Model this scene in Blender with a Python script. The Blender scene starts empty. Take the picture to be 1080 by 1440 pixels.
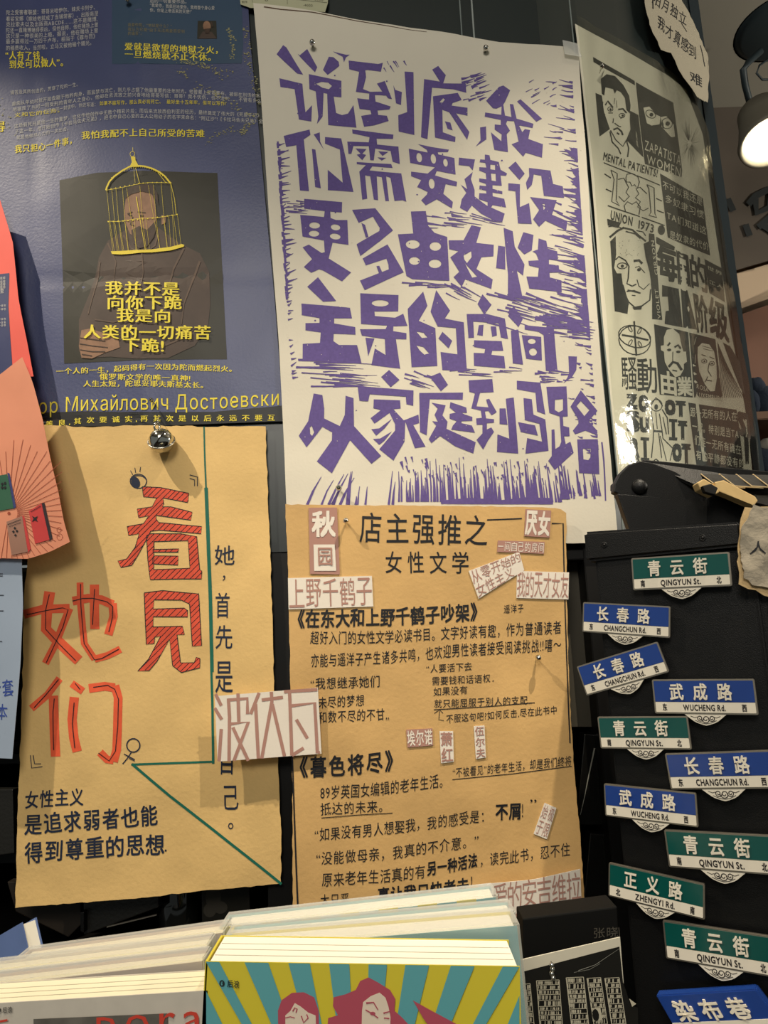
import bpy, bmesh, math, random
from mathutils import Vector, Matrix, noise
from mathutils.geometry import tessellate_polygon
R = random.Random(7)
SC = bpy.context.scene
COL = SC.collection
# ------------------------------------------------------------------ camera
PITCH, ROLL, FPX = math.radians(11.0), math.radians(2.25), 1040.0
CAM = Vector((0, 0, 1.5))
FW = Vector((0, math.cos(PITCH), math.sin(PITCH)))
_R0, _U0 = Vector((1, 0, 0)), Vector((0, -math.sin(PITCH), math.cos(PITCH)))
RT = math.cos(ROLL) * _R0 - math.sin(ROLL) * _U0
UP = math.sin(ROLL) * _R0 + math.cos(ROLL) * _U0
cd = bpy.data.cameras.new('camera')
cd.sensor_fit = 'VERTICAL'; cd.sensor_height = 36.0; cd.lens = 36.0 * FPX / 1440.0
cd.clip_start = 0.02; cd.clip_end = 60
cam = bpy.data.objects.new('camera', cd); COL.objects.link(cam)
cam.matrix_world = Matrix(((RT.x, UP.x, -FW.x, CAM.x), (RT.y, UP.y, -FW.y, CAM.y), (RT.z, UP.z, -FW.z, CAM.z), (0, 0, 0, 1)))
SC.camera = cam
# ------------------------------------------------------------------ light and exposure
w = bpy.data.worlds.new('world'); SC.world = w; w.use_nodes = True
w.node_tree.nodes['Background'].inputs[0].default_value = (0.80, 0.86, 0.82, 1)
w.node_tree.nodes['Background'].inputs[1].default_value = 0.17
vs = SC.view_settings
vs.view_transform = 'Standard'; vs.look = 'None'; vs.gamma = 1.0; vs.use_curve_mapping = False; vs.exposure = 0.12
W = 0.90                                                # the display wall stands at y = W
def lamp(name, kind, loc, aim, power, col, **k):
    l = bpy.data.lights.new(name, kind); l.energy = power; l.color = col
    for a, b in k.items(): setattr(l, a, b)
    o = bpy.data.objects.new(name, l); COL.objects.link(o); o.location = loc
    o.rotation_euler = (Vector(aim) - Vector(loc)).to_track_quat('-Z', 'Y').to_euler()
    return o
WARM = (1.0, 0.87, 0.68)
lamp('ceiling_spot_light', 'SPOT', (-1.05, 0.30, 3.02), (-0.12, W, 1.20), 122, WARM, spot_size=math.radians(42), spot_blend=1.0, shadow_soft_size=0.010)
lamp('ceiling_spot_light', 'SPOT', (0.55, 0.30, 3.02), (0.06, W, 1.20), 108, WARM, spot_size=math.radians(42), spot_blend=1.0, shadow_soft_size=0.010)
lamp('room_ceiling_light', 'AREA', (-0.3, -1.4, 2.8), (0.0, W, 1.35), 24, (1.0, 0.93, 0.82), shape='DISK', size=0.9)
lamp('table_spot_light', 'SPOT', (-0.1, -0.35, 2.9), (-0.05, 0.42, 1.3), 24, (1.0, 0.93, 0.80), spot_size=math.radians(24), spot_blend=0.8, shadow_soft_size=0.03)
lamp('added_box_fill', 'SPOT', (0.45, -0.35, 2.9), (0.27, 0.58, 1.38), 22, (1.0, 0.93, 0.80), spot_size=math.radians(25), spot_blend=0.9, shadow_soft_size=0.03)  # added fill that brightens the magnets, not a known shop lamp
lamp('added_far_fill', 'POINT', (2.3, 0.9, 2.3), (0, 0, 0), 60, (1.0, 0.92, 0.78), shadow_soft_size=0.08)  # added fill for the room beyond, standing in for unseen shop lamps

# ------------------------------------------------------------------ helpers: pixels to places
def ray(px, py):
    return FW + RT * ((px - 540.0) / FPX) + UP * ((720.0 - py) / FPX)
def pix(px, py, Y):
    d = ray(px, py); return CAM + d * (Y / d.y)
class Surf:
    """upright surface over a plan profile of (x, y) points; disp(px, py) metres of relief along its normal"""
    def __init__(s, prof, disp=None):
        s.p = prof; s.disp = disp
    def pt(s, px, py, lift=0.0):
        d = ray(px, py); best = None; n = len(s.p) - 1
        for i in range(n):
            (x0, y0), (x1, y1) = s.p[i], s.p[i + 1]
            ex, ey = x1 - x0, y1 - y0
            den = d.x * ey - d.y * ex
            if abs(den) < 1e-9: continue
            t = (x0 * ey - y0 * ex) / den
            u = (d.x * y0 - d.y * x0) / den * -1.0
            u = ((d.x * t - x0) * ex + (d.y * t - y0) * ey) / (ex * ex + ey * ey)
            if t > 0 and (u >= 0 or i == 0) and (u <= 1 or i == n - 1):
                if best is None or t < best[0]:
                    L = math.hypot(ex, ey); best = (t, Vector((ey / L, -ex / L, 0)))
        t, nrm = best
        if s.disp: lift = lift + s.disp(px, py)
        return CAM + d * t + nrm * lift
def flat(Y, disp=None): return Surf([(-3, Y), (3, Y)], disp)
def waves(amp, sc, seed, folds=()):
    def f(px, py):
        v = amp * (noise.noise(Vector((px / sc, py / sc, seed))) + 0.35 * noise.noise(Vector((px * 2.7 / sc, py * 2.7 / sc, seed + 9))))
        for (kind, pos, a, wd, sl) in folds:
            q = (px - pos - sl * py) if kind == 'v' else (py - pos - sl * px)
            v += a * max(0.0, 1 - abs(q) / wd)
        return v
    return f

# ------------------------------------------------------------------ helpers: materials
def lin(c):
    c = c / 255.0
    return c / 12.92 if c <= 0.04045 else ((c + 0.055) / 1.055) ** 2.4
_M = {}
def mat(name, rgb, rough=0.6, metal=0.0, var=0.0, vscale=30, bump=0.0, bscale=300, spec=0.3, coat=0.0, emit=0.0):
    if name in _M: return _M[name]
    m = bpy.data.materials.new(name); m.use_nodes = True; nt = m.node_tree; b = nt.nodes['Principled BSDF']
    c = (lin(rgb[0]), lin(rgb[1]), lin(rgb[2]), 1)
    b.inputs['Base Color'].default_value = c; b.inputs['Roughness'].default_value = rough; b.inputs['Metallic'].default_value = metal
    b.inputs['Specular IOR Level'].default_value = spec; b.inputs['Coat Weight'].default_value = coat; b.inputs['Coat Roughness'].default_value = 0.12
    if emit:
        b.inputs['Emission Color'].default_value = c; b.inputs['Emission Strength'].default_value = emit
    if var or bump:
        tc = nt.nodes.new('ShaderNodeTexCoord')
    if var:
        n = nt.nodes.new('ShaderNodeTexNoise'); n.inputs['Scale'].default_value = vscale; n.inputs['Detail'].default_value = 5
        r = nt.nodes.new('ShaderNodeValToRGB'); r.color_ramp.elements[0].position = 0.3; r.color_ramp.elements[1].position = 0.7
        r.color_ramp.elements[0].color = tuple(v * (1 - var) for v in c[:3]) + (1,)
        r.color_ramp.elements[1].color = tuple(min(1, v * (1 + var * 0.6)) for v in c[:3]) + (1,)
        nt.links.new(tc.outputs['Object'], n.inputs['Vector']); nt.links.new(n.outputs['Fac'], r.inputs[0]); nt.links.new(r.outputs[0], b.inputs['Base Color'])
    if bump:
        n2 = nt.nodes.new('ShaderNodeTexNoise'); n2.inputs['Scale'].default_value = bscale; n2.inputs['Detail'].default_value = 3
        bp = nt.nodes.new('ShaderNodeBump'); bp.inputs['Strength'].default_value = bump; bp.inputs['Distance'].default_value = 0.001
        nt.links.new(tc.outputs['Object'], n2.inputs['Vector']); nt.links.new(n2.outputs['Fac'], bp.inputs['Height']); nt.links.new(bp.outputs[0], b.inputs['Normal'])
    _M[name] = m; return m
def film(name, fac=0.12, rough=0.12, tint=(0.96, 0.97, 0.95), bump=0.5, bscale=25, milk=0.0):
    """clear plastic: transparent with a glossy skin"""
    if name in _M: return _M[name]
    m = bpy.data.materials.new(name); m.use_nodes = True; nt = m.node_tree; nt.nodes.clear()
    o = nt.nodes.new('ShaderNodeOutputMaterial'); mx = nt.nodes.new('ShaderNodeMixShader'); t = nt.nodes.new('ShaderNodeBsdfTransparent')
    g = nt.nodes.new('ShaderNodeBsdfGlossy'); g.inputs['Roughness'].default_value = rough; t.inputs[0].default_value = (*tint, 1); g.inputs['Color'].default_value = (0.4, 0.4, 0.38, 1)
    lw = nt.nodes.new('ShaderNodeLayerWeight'); lw.inputs['Blend'].default_value = 0.12
    pw = nt.nodes.new('ShaderNodeMath'); pw.operation = 'POWER'; pw.inputs[1].default_value = 4.0
    lw.inputs['Blend'].default_value = 0.5
    ad = nt.nodes.new('ShaderNodeMath'); ad.operation = 'ADD'; ad.inputs[1].default_value = fac
    tc = nt.nodes.new('ShaderNodeTexCoord'); n = nt.nodes.new('ShaderNodeTexNoise'); n.inputs['Scale'].default_value = bscale; n.inputs['Detail'].default_value = 4
    bp = nt.nodes.new('ShaderNodeBump'); bp.inputs['Strength'].default_value = bump; bp.inputs['Distance'].default_value = 0.004
    nt.links.new(tc.outputs['Object'], n.inputs['Vector']); nt.links.new(n.outputs['Fac'], bp.inputs['Height']); nt.links.new(bp.outputs[0], g.inputs['Normal'])
    nt.links.new(lw.outputs['Facing'], pw.inputs[0]); nt.links.new(pw.outputs[0], ad.inputs[0]); nt.links.new(ad.outputs[0], mx.inputs[0]); nt.links.new(t.outputs[0], mx.inputs[1]); nt.links.new(g.outputs[0], mx.inputs[2])
    out = mx
    if milk:
        m2 = nt.nodes.new('ShaderNodeMixShader'); df = nt.nodes.new('ShaderNodeBsdfDiffuse'); df.inputs[0].default_value = (0.8, 0.8, 0.76, 1)
        m2.inputs[0].default_value = milk; nt.links.new(mx.outputs[0], m2.inputs[1]); nt.links.new(df.outputs[0], m2.inputs[2]); out = m2
    nt.links.new(out.outputs[0], o.inputs[0]); _M[name] = m; return m

# ------------------------------------------------------------------ helpers: objects
def link(o, parent=None, props=None):
    COL.objects.link(o)
    if parent is not None:
        o.parent = parent
        if parent.type == 'EMPTY' and not parent.get('_local'): o.matrix_parent_inverse = Matrix.Translation(parent.location).inverted()
    for k, v in (props or {}).items(): o[k] = v
    return o
def meshobj(name, verts, faces, m, parent=None, smooth=False, **props):
    me = bpy.data.meshes.new(name); me.from_pydata([tuple(v) for v in verts], [], faces); me.materials.append(m)
    if smooth: me.polygons.foreach_set('use_smooth', [True] * len(me.polygons))
    me.update(); o = bpy.data.objects.new(name, me); return link(o, parent, props)
def bmobj(name, bm, m, parent=None, smooth=False, **props):
    me = bpy.data.meshes.new(name); bmesh.ops.recalc_face_normals(bm, faces=bm.faces); bm.to_mesh(me); bm.free(); me.materials.append(m)
    if smooth: me.polygons.foreach_set('use_smooth', [True] * len(me.polygons))
    o = bpy.data.objects.new(name, me); return link(o, parent, props)
def thing(name, label, cat, group=None, loc=(0, 0, 0)):
    o = bpy.data.objects.new(name, None); o.empty_display_size = 0.02; o.location = loc; o['label'] = label; o['category'] = cat
    if group: o['group'] = group
    return link(o)
def P(s): return [tuple(float(q) for q in t.split(',')) for t in s.split()]
def side(pts, t):                                       # point at fraction t of a polyline
    L = [0]
    for a, b in zip(pts, pts[1:]): L.append(L[-1] + math.hypot(b[0] - a[0], b[1] - a[1]))
    d = t * L[-1]
    for i in range(len(pts) - 1):
        if d <= L[i + 1] or i == len(pts) - 2:
            f = (d - L[i]) / max(1e-9, L[i + 1] - L[i]); a, b = pts[i], pts[i + 1]
            return (a[0] + (b[0] - a[0]) * f, a[1] + (b[1] - a[1]) * f)
def sheet(name, S, top, right, bottom, left, m, parent=None, nx=24, ny=32, jit=0.0, thick=0.0004, lift=0.0, smooth=True, curl=None, **props):
    """a sheet of paper from its four outlines (top and bottom run left to right, sides run downwards)"""
    rr = random.Random(len(name) * 13 + int(top[0][0]))
    V = []; 
    jt = [[(rr.uniform(-jit, jit), rr.uniform(-jit, jit)) for _ in range(max(nx, ny) + 1)] for _ in range(4)]
    c00, c10, c01, c11 = top[0], top[-1], bottom[0], bottom[-1]
    for j in range(ny + 1):
        v = j / ny; l, r = side(left, v), side(right, v)
        for i in range(nx + 1):
            u = i / nx; t, b = side(top, u), side(bottom, u)
            q = [(1 - v) * t[k] + v * b[k] + (1 - u) * l[k] + u * r[k] - ((1 - u) * (1 - v) * c00[k] + u * (1 - v) * c10[k] + (1 - u) * v * c01[k] + u * v * c11[k]) for k in (0, 1)]
            if jit:
                if j == 0: q[1] += jt[0][i][1]
                if j == ny: q[1] += jt[1][i][1]
                if i == 0: q[0] += jt[2][j][0]
                if i == nx: q[0] += jt[3][j][0]
            e = lift + (curl(u, v) if curl else 0)
            V.append((q[0], q[1], e))
    n = len(V); verts = [S.pt(a, b, e) for a, b, e in V] + [S.pt(a, b, e - thick) for a, b, e in V]
    F = []
    for j in range(ny):
        for i in range(nx):
            a = j * (nx + 1) + i; b = a + 1; c = a + nx + 2; d = a + nx + 1
            F.append((a, d, c, b)); F.append((a + n, b + n, c + n, d + n))
    rim = [i for i in range(nx + 1)] + [j * (nx + 1) + nx for j in range(1, ny + 1)] + [ny * (nx + 1) + i for i in range(nx - 1, -1, -1)] + [j * (nx + 1) for j in range(ny - 1, 0, -1)]
    m0 = len(verts); K = len(rim)
    verts += [verts[i] for i in rim] + [verts[i + n] for i in rim]
    for q_ in range(K): F.append((m0 + q_, m0 + (q_ + 1) % K, m0 + K + (q_ + 1) % K, m0 + K + q_))
    o = meshobj(name, verts, F, m, parent, False, **props)
    if smooth:
        fl = [True] * len(o.data.polygons)
        for k in range(len(rim)): fl[-1 - k] = False
        o.data.polygons.foreach_set('use_smooth', fl)
    return o
def quad(name, S, q, m, parent=None, nx=6, ny=6, **k):
    return sheet(name, S, [q[0], q[1]], [q[1], q[2]], [q[3], q[2]], [q[0], q[3]], m, parent, nx, ny, **k)
_G = {}
def glyph(ch, bold=0.0):
    k = (ch, bold)
    if k in _G: return _G[k]
    c = bpy.data.curves.new('t', 'FONT'); c.body = ch; c.resolution_u = 2; c.fill_mode = 'FRONT'; c.offset = bold
    o = bpy.data.objects.new('t', c); me = bpy.data.meshes.new_from_object(o)
    V = [(v.co.x, v.co.y) for v in me.vertices]; T = []
    for p in me.polygons:
        vs_ = list(p.vertices)
        for i in range(1, len(vs_) - 1): T.append((vs_[0], vs_[i], vs_[i + 1]))
    bpy.data.objects.remove(o); bpy.data.curves.remove(c); bpy.data.meshes.remove(me)
    wide = ord(ch) > 0x2E00
    adv = 1.0 if wide else (max([v[0] for v in V]) + 0.07 if V else 0.28)
    _G[k] = (V, T, adv); return _G[k]
class Ink:
    """flat print on a surface: every mark is thin geometry laid on the sheet"""
    def __init__(s, S, lift=0.0004, maxe=12.0, tf=None):
        s.S = S; s.base = lift if maxe > 1e6 else (lift * 0.5 if lift < 0.00055 else lift - 0.0003); s.V = []; s.F = []; s.k = 0; s.maxe = maxe; s.tf = tf
    def _lift(s):
        s.k += 1; return s.base + (s.k % 9) * 0.000010
    def _px(s, p):
        if s.tf: return (s.tf[0] + p[0] / s.tf[2], s.tf[1] + p[1] / s.tf[2])
        return p
    def tri(s, a, b, c, L, depth=0):
        e = (math.dist(a, b), math.dist(b, c), math.dist(c, a)); mx = max(e)
        if mx > s.maxe and depth < 7:
            if mx == e[0]: m = ((a[0] + b[0]) / 2, (a[1] + b[1]) / 2); s.tri(a, m, c, L, depth + 1); s.tri(m, b, c, L, depth + 1)
            elif mx == e[1]: m = ((b[0] + c[0]) / 2, (b[1] + c[1]) / 2); s.tri(a, b, m, L, depth + 1); s.tri(a, m, c, L, depth + 1)
            else: m = ((a[0] + c[0]) / 2, (a[1] + c[1]) / 2); s.tri(a, b, m, L, depth + 1); s.tri(m, b, c, L, depth + 1)
            return
        if (b[0] - a[0]) * (c[1] - a[1]) - (b[1] - a[1]) * (c[0] - a[0]) > 0: b, c = c, b
        n = len(s.V)
        for q in (a, b, c): s.V.append(s.S.pt(q[0], q[1], L))
        s.F.append((n, n + 1, n + 2))
    def poly(s, pts, holes=()):
        if isinstance(pts, str): pts = P(pts)
        hs = [P(h) if isinstance(h, str) else h for h in holes]
        pts = [s._px(p) for p in pts]; hs = [[s._px(p) for p in h] for h in hs]
        allp = pts + [p for h in hs for p in h]; L = s._lift()
        for t in tessellate_polygon([[Vector((p[0], p[1], 0)) for p in q] for q in [pts] + hs]):
            s.tri(allp[t[0]], allp[t[1]], allp[t[2]], L)
    def stroke(s, pts, w0, w1=None):
        if isinstance(pts, str): pts = P(pts)
        if w1 is None: w1 = w0
        n = len(pts); A = []; B = []
        for i, p in enumerate(pts):
            a = pts[max(0, i - 1)]; b = pts[min(n - 1, i + 1)]
            dx, dy = b[0] - a[0], b[1] - a[1]; l = math.hypot(dx, dy) or 1; nx, ny = -dy / l, dx / l
            ww = (w0 + (w1 - w0) * i / max(1, n - 1)) / 2
            A.append((p[0] + nx * ww, p[1] + ny * ww)); B.append((p[0] - nx * ww, p[1] - ny * ww))
        L = s._lift()
        for i in range(n - 1):
            a, b, c, d = [s._px(q) for q in (A[i], A[i + 1], B[i + 1], B[i])]
            s.tri(a, b, c, L); s.tri(a, c, d, L)
    def ell(s, cx, cy, rx, ry, rot=0.0, n=14, arc=None):
        s.poly(ellp(cx, cy, rx, ry, rot, n))
    def ring(s, cx, cy, rx, ry, wd, rot=0.0, n=18, a0=0, a1=360):
        s.stroke([_ep(cx, cy, rx, ry, rot, math.radians(a0 + (a1 - a0) * i / n)) for i in range(n + 1)], wd)
    def text(s, path, t, h, bold=0.0, fill=0.95, up=(0.0, -1.0), jit=0.0, wide=0.0, minw=None):
        """characters spaced along a path through the middle of the line; h = height of an em"""
        if isinstance(path, str): path = P(path)
        st = 0.0
        if bold > 0.008: st = bold * 0.75; bold = 0.0
        G = [glyph(ch, bold if ord(ch) > 0x2E00 else 0.0) for ch in t]; tot = sum(g[2] for g in G); acc = 0
        Lp = sum(math.dist(a, b) for a, b in zip(path, path[1:])); sx = Lp / tot
        for ch, (V, T, adv) in zip(t, G):
            cu = (acc + adv / 2) / tot; acc += adv
            if not V: continue
            c = side(path, cu); a = side(path, max(0, cu - 0.02)); b = side(path, min(1, cu + 0.02))
            d = math.hypot(b[0] - a[0], b[1] - a[1]) or 1; dx, dy = (b[0] - a[0]) / d, (b[1] - a[1]) / d
            jr = R.uniform(-jit, jit); js = 1 + R.uniform(-jit, jit); oy = R.uniform(-jit, jit) * h * 0.4
            w_ = (sx * fill if minw is None else minw) * js
            dx, dy = dx * math.cos(jr) - dy * math.sin(jr), dx * math.sin(jr) + dy * math.cos(jr)
            ux, uy = up[0] * math.cos(jr) - up[1] * math.sin(jr), up[0] * math.sin(jr) + up[1] * math.cos(jr)
            reps = [(0.0, 0.0)] + ([(wide, 0.0)] if wide else []) + ([(st, st), (-st, st), (st, -st), (-st, -st)] if st else [])
            for rx_, ry_ in reps:
                L = s._lift()
                Q = [s._px((c[0] + dx * (x + rx_ - adv / 2) * w_ + ux * ((y + ry_ - 0.38) * h) , c[1] + oy + dy * (x + rx_ - adv / 2) * w_ + uy * ((y + ry_ - 0.38) * h))) for x, y in V]
                if s.maxe < 1e6 and h * (s.tf[2] ** -1 if s.tf else 1) > 2 * s.maxe:
                    for tr in T: s.tri(Q[tr[0]], Q[tr[1]], Q[tr[2]], L)
                    continue
                n = len(s.V)
                for q in Q: s.V.append(s.S.pt(q[0], q[1], L))
                for tr in T:
                    a_, b_, c_ = (Q[i] for i in tr)
                    if (b_[0] - a_[0]) * (c_[1] - a_[1]) - (b_[1] - a_[1]) * (c_[0] - a_[0]) > 0: tr = (tr[0], tr[2], tr[1])
                    s.F.append(tuple(n + i for i in tr))
    def col(s, x, ys, t, wd, h, bold=0.0, jit=0.0, dx=0.0):   # vertical column of characters
        for i, (ch, y) in enumerate(zip(t, ys)): s.text([(x + dx * i - wd / 2, y), (x + dx * i + wd / 2, y)], ch, h, bold, jit=jit)
    def cells(s, q, t, rows=1, bold=0.0, mar=0.06, vertical=False):
        """text filling a four-cornered cell"""
        def bl(u, v): return tuple((1 - u) * (1 - v) * q[0][k] + u * (1 - v) * q[1][k] + u * v * q[2][k] + (1 - u) * v * q[3][k] for k in (0, 1))
        n = math.ceil(len(t) / max(1, rows)); st = 0.0
        if bold > 0.008: st = bold * 0.7; bold = 0.0
        for i, ch in enumerate(t):
            r, c = (i // n, i % n)
            if vertical: r, c, nr, nc = c, r, n, rows
            else: nr, nc = rows, n
            V, T, adv = glyph(ch, bold)
            if not V: continue
            x0, x1 = min(v[0] for v in V), max(v[0] for v in V); y0, y1 = min(v[1] for v in V), max(v[1] for v in V)
            if x1 - x0 < 0.4 * (y1 - y0) : xm = (x0 + x1) / 2; x0, x1 = xm - 0.3, xm + 0.3
            if y1 - y0 < 0.4: ym = (y0 + y1) / 2; y0, y1 = ym - 0.45, ym + 0.45
            for sx_, sy_ in ([(0, 0)] + ([(st, st), (-st, st), (st, -st), (-st, -st)] if st else [])):
                L = s._lift(); b0 = len(s.V); Q = []
                for x, y in V:
                    uu = (c + mar + (1 - 2 * mar) * (x + sx_ - x0) / (x1 - x0)) / nc; vv = (r + mar + (1 - 2 * mar) * (y1 - y - sy_) / (y1 - y0)) / nr
                    p = s._px(bl(uu, vv)); Q.append(p); s.V.append(s.S.pt(p[0], p[1], L))
                for tr in T:
                    a_, b_, c_ = (Q[i_] for i_ in tr)
                    if (b_[0] - a_[0]) * (c_[1] - a_[1]) - (b_[1] - a_[1]) * (c_[0] - a_[0]) > 0: tr = (tr[0], tr[2], tr[1])
                    s.F.append(tuple(b0 + i_ for i_ in tr))
    def build(s, name, m, parent, **props):
        return meshobj(name, s.V, s.F, m, parent, **props)
def _ep(cx, cy, rx, ry, rot, a):
    x, y = rx * math.cos(a), ry * math.sin(a); r = math.radians(rot)
    return (cx + x * math.cos(r) - y * math.sin(r), cy + x * math.sin(r) + y * math.cos(r))
def ellp(cx, cy, rx, ry, rot=0.0, n=14): return [_ep(cx, cy, rx, ry, rot, 2 * math.pi * i / n) for i in range(n)]
def prism(name, pts, Y0, Y1, m, parent=None, bev=0.0, S=None, **props):
    """an upright slab: its front outline given in the picture at distance Y0, running back to Y1"""
    A = [pix(x, y, Y0) for x, y in pts]; bm = bmesh.new()
    fv = [bm.verts.new(a) for a in A]; bv = [bm.verts.new(a + Vector((0, Y1 - Y0, 0))) for a in A]; n = len(A)
    bm.faces.new(fv); bm.faces.new(bv[::-1])
    for i in range(n): bm.faces.new((fv[i], bv[i], bv[(i + 1) % n], fv[(i + 1) % n]))
    if bev: bmesh.ops.bevel(bm, geom=list(bm.edges), offset=bev, segments=2, affect='EDGES', profile=0.6)
    return bmobj(name, bm, m, parent, **props)
def boxw(name, c0, c1, m, parent=None, bev=0.0, **props):
    bm = bmesh.new(); bmesh.ops.create_cube(bm, size=1)
    for v in bm.verts:
        for k in range(3): v.co[k] = c0[k] if v.co[k] < 0 else c1[k]
    if bev: bmesh.ops.bevel(bm, geom=list(bm.edges), offset=bev, segments=2, affect='EDGES')
    return bmobj(name, bm, m, parent, **props)
def lathe(name, prof, c, axis, m, parent=None, n=24, **props):
    """prof: (radius, height) along axis from c"""
    ax = Vector(axis).normalized(); q = Vector((0, 0, 1)).rotation_difference(ax); V = []; F = []
    for r, h in prof:
        for i in range(n):
            a = 2 * math.pi * i / n; V.append(Vector(c) + q @ Vector((r * math.cos(a), r * math.sin(a), h)))
    for j in range(len(prof) - 1):
        for i in range(n):
            a = j * n + i; b = j * n + (i + 1) % n; F.append((a, b, b + n, a + n))
    return meshobj(name, V, F, m, parent, True, **props)
def tube(name, pts, r, m, parent=None, n=8, closed=False, **props):
    pts = [Vector(p) for p in pts]; V = []; F = []; N = len(pts)
    for i, p in enumerate(pts):
        a = pts[(i - 1) % N] if closed or i else pts[0]; b = pts[(i + 1) % N] if closed or i < N - 1 else pts[-1]
        t = (b - a).normalized(); u = t.cross(Vector((0.31, 0.2, 0.93))).normalized(); v_ = t.cross(u)
        rr = r[i] if isinstance(r, (list, tuple)) else r
        for k in range(n):
            an = 2 * math.pi * k / n; V.append(p + u * math.cos(an) * rr + v_ * math.sin(an) * rr)
    for i in range(N if closed else N - 1):
        for k in range(n):
            a = i * n + k; b = i * n + (k + 1) % n; c = ((i + 1) % N) * n + (k + 1) % n; d = ((i + 1) % N) * n + k; F.append((a, b, c, d))
    if not closed: F.append(tuple(range(n))[::-1]); F.append(tuple((N - 1) * n + k for k in range(n)))
    return meshobj(name, V, F, m, parent, True, **props)

# ------------------------------------------------------------------ materials
PAPER = mat('white_print_paper', (214, 208, 192), 0.75, var=0.03, vscale=8, bump=0.15)
KRAFT = mat('kraft_paper', (216, 182, 120), 0.7, var=0.10, vscale=14, bump=0.3, bscale=220)
KRAFT2 = mat('kraft_paper_darker', (204, 166, 108), 0.7, var=0.10, vscale=14, bump=0.3, bscale=220)
PURPLE = mat('purple_print_ink', (94, 78, 140), 0.7, var=0.12, vscale=260)
BLACKINK = mat('black_marker_ink', (26, 27, 32), 0.6)
NAVYINK = mat('navy_marker_ink', (28, 38, 60), 0.6)
REDINK = mat('red_marker_ink', (212, 82, 58), 0.7, var=0.16, vscale=60)
GREENINK = mat('green_marker_ink', (20, 98, 82), 0.6)
BLUEPAPER = mat('blue_poster_paper', (60, 68, 108), 0.42, var=0.10, vscale=10, bump=0.2, spec=0.5)
YELLOW = mat('yellow_print_ink', (228, 210, 66), 0.6)
PALETXT = mat('pale_print_ink', (190, 188, 184), 0.6)
MAUVE = mat('mauve_print_ink', (170, 128, 116), 0.7)
LABELP = mat('white_label_paper', (226, 218, 206), 0.7, bump=0.1)
BLACKMETAL = mat('black_powder_coated_metal', (9, 9, 9), 0.42, bump=0.3, bscale=1400, spec=0.3)
DARKWALL = mat('dark_green_grey_panel', (36, 44, 44), 0.35, var=0.08, vscale=3, spec=0.5)
BLACK = mat('black_shelf_paint', (14, 13, 12), 0.5)
SILVER = mat('silver_metal', (196, 192, 182), 0.25, metal=1.0)
CHROME = mat('polished_steel', (210, 208, 200), 0.1, metal=1.0)

# ------------------------------------------------------------------ the setting
Zf = 0.30
boxw('floor', (-3, -3, -0.02), (5, 6, 0.0), mat('dark_floor', (60, 52, 46), 0.6, var=0.2, vscale=4), kind='structure')
WB = pix(600, 768, W).z                                   # lower edge of the wall panel
def colprof(off=0.0):
    pts = [(-1.3, W)]
    for px, d in ((800, 0.90), (860, 0.945), (920, 1.01), (970, 1.09), (994, 1.165)):
        p = pix(px, 500, d); pts.append((p.x, p.y))
    p = pix(1010, 300, 1.36); pts.append((p.x, p.y))
    return pts
CP = colprof()
def wall_strip(name, prof, z0, z1, th, m, **props):
    n = len(prof); V = []
    for zz in (z0, z1):
        for (x, y) in prof: V.append((x, y, zz))
    for zz in (z0, z1):
        for (x, y) in prof: V.append((x - th * 0.7, y + th, zz))
    F = []
    for i in range(n - 1):
        F.append((i, i + 1, n + i + 1, n + i)); F.append((2 * n + i + 1, 2 * n + i, 3 * n + i, 3 * n + i + 1))
        F.append((n + i, n + i + 1, 3 * n + i + 1, 3 * n + i)); F.append((i + 1, i, 2 * n + i, 2 * n + i + 1))
    F.append((n - 1, 3 * n - 1, 4 * n - 1, 2 * n - 1)); F.append((0, n, 3 * n, 2 * n))
    return meshobj(name, V, F, m, None, **props)
wall_strip('wall_front', CP, WB, 3.0, 0.03, DARKWALL, kind='structure')
# thin pale vertical strips on the upper wall
for k, (px, wd, tone) in enumerate(((650, 3, (120, 130, 128)), (667, 4, (150, 158, 155)), (806, 3, (130, 140, 136)))):
    a = pix(px, 60, W); boxw('trim_%d' % (k + 1), (a.x - 0.0008 * wd / 3, W - 0.0025, WB), (a.x + 0.0008 * wd / 3, W - 0.0002, 3.0), mat('pale_wall_strip_%d' % k, tone, 0.3, spec=0.6), kind='structure')
# dark corner post that ends the wall on the right
a = CP[-1]
boxw('trim_4', (a[0] - 0.006, a[1] - 0.012, WB), (a[0] + 0.014, a[1] + 0.03, 3.0), mat('dark_blue_grey_edge', (46, 56, 62), 0.35, spec=0.5), kind='structure')
# the black bookcase under the wall panel: uprights, shelves, back
Zsh = pix(540, 1345, 0.35).z - 0.215
boxw('wall_back', (-1.6, W + 0.42, Zf - 0.3), (1.6, W + 0.44, WB + 0.05), mat('shelf_back_grey_brown', (74, 70, 60), 0.5, var=0.1, vscale=3), kind='structure')
_tn = [6]
def trimbox(c0, c1, m, bev=0.001):
    _tn[0] += 1; return boxw('trim_%d' % _tn[0], c0, c1, m, None, bev, kind='structure')
for px, py in ((392, 950), (-150, 950), (868, 1100)):
    p = pix(px, py, W + 0.001); trimbox((p.x - 0.015, W + 0.001, 0.0), (p.x + 0.015, W + 0.40, WB - 0.001), BLACK)
XR = pix(868, 1100, W + 0.001).x + 0.014
for i, (py, dy) in enumerate(((772, 0.0), (1029, 0.10), (1168, 0.08))):
    z = pix(830, py, W + dy).z; trimbox((-0.62, W + dy + 0.002, z - 0.012), (XR, W + 0.40, z), BLACK)
trimbox((-0.62, W + 0.002, Zsh + 0.001), (XR, W + 0.40, Zsh + 0.012), BLACK)

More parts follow.
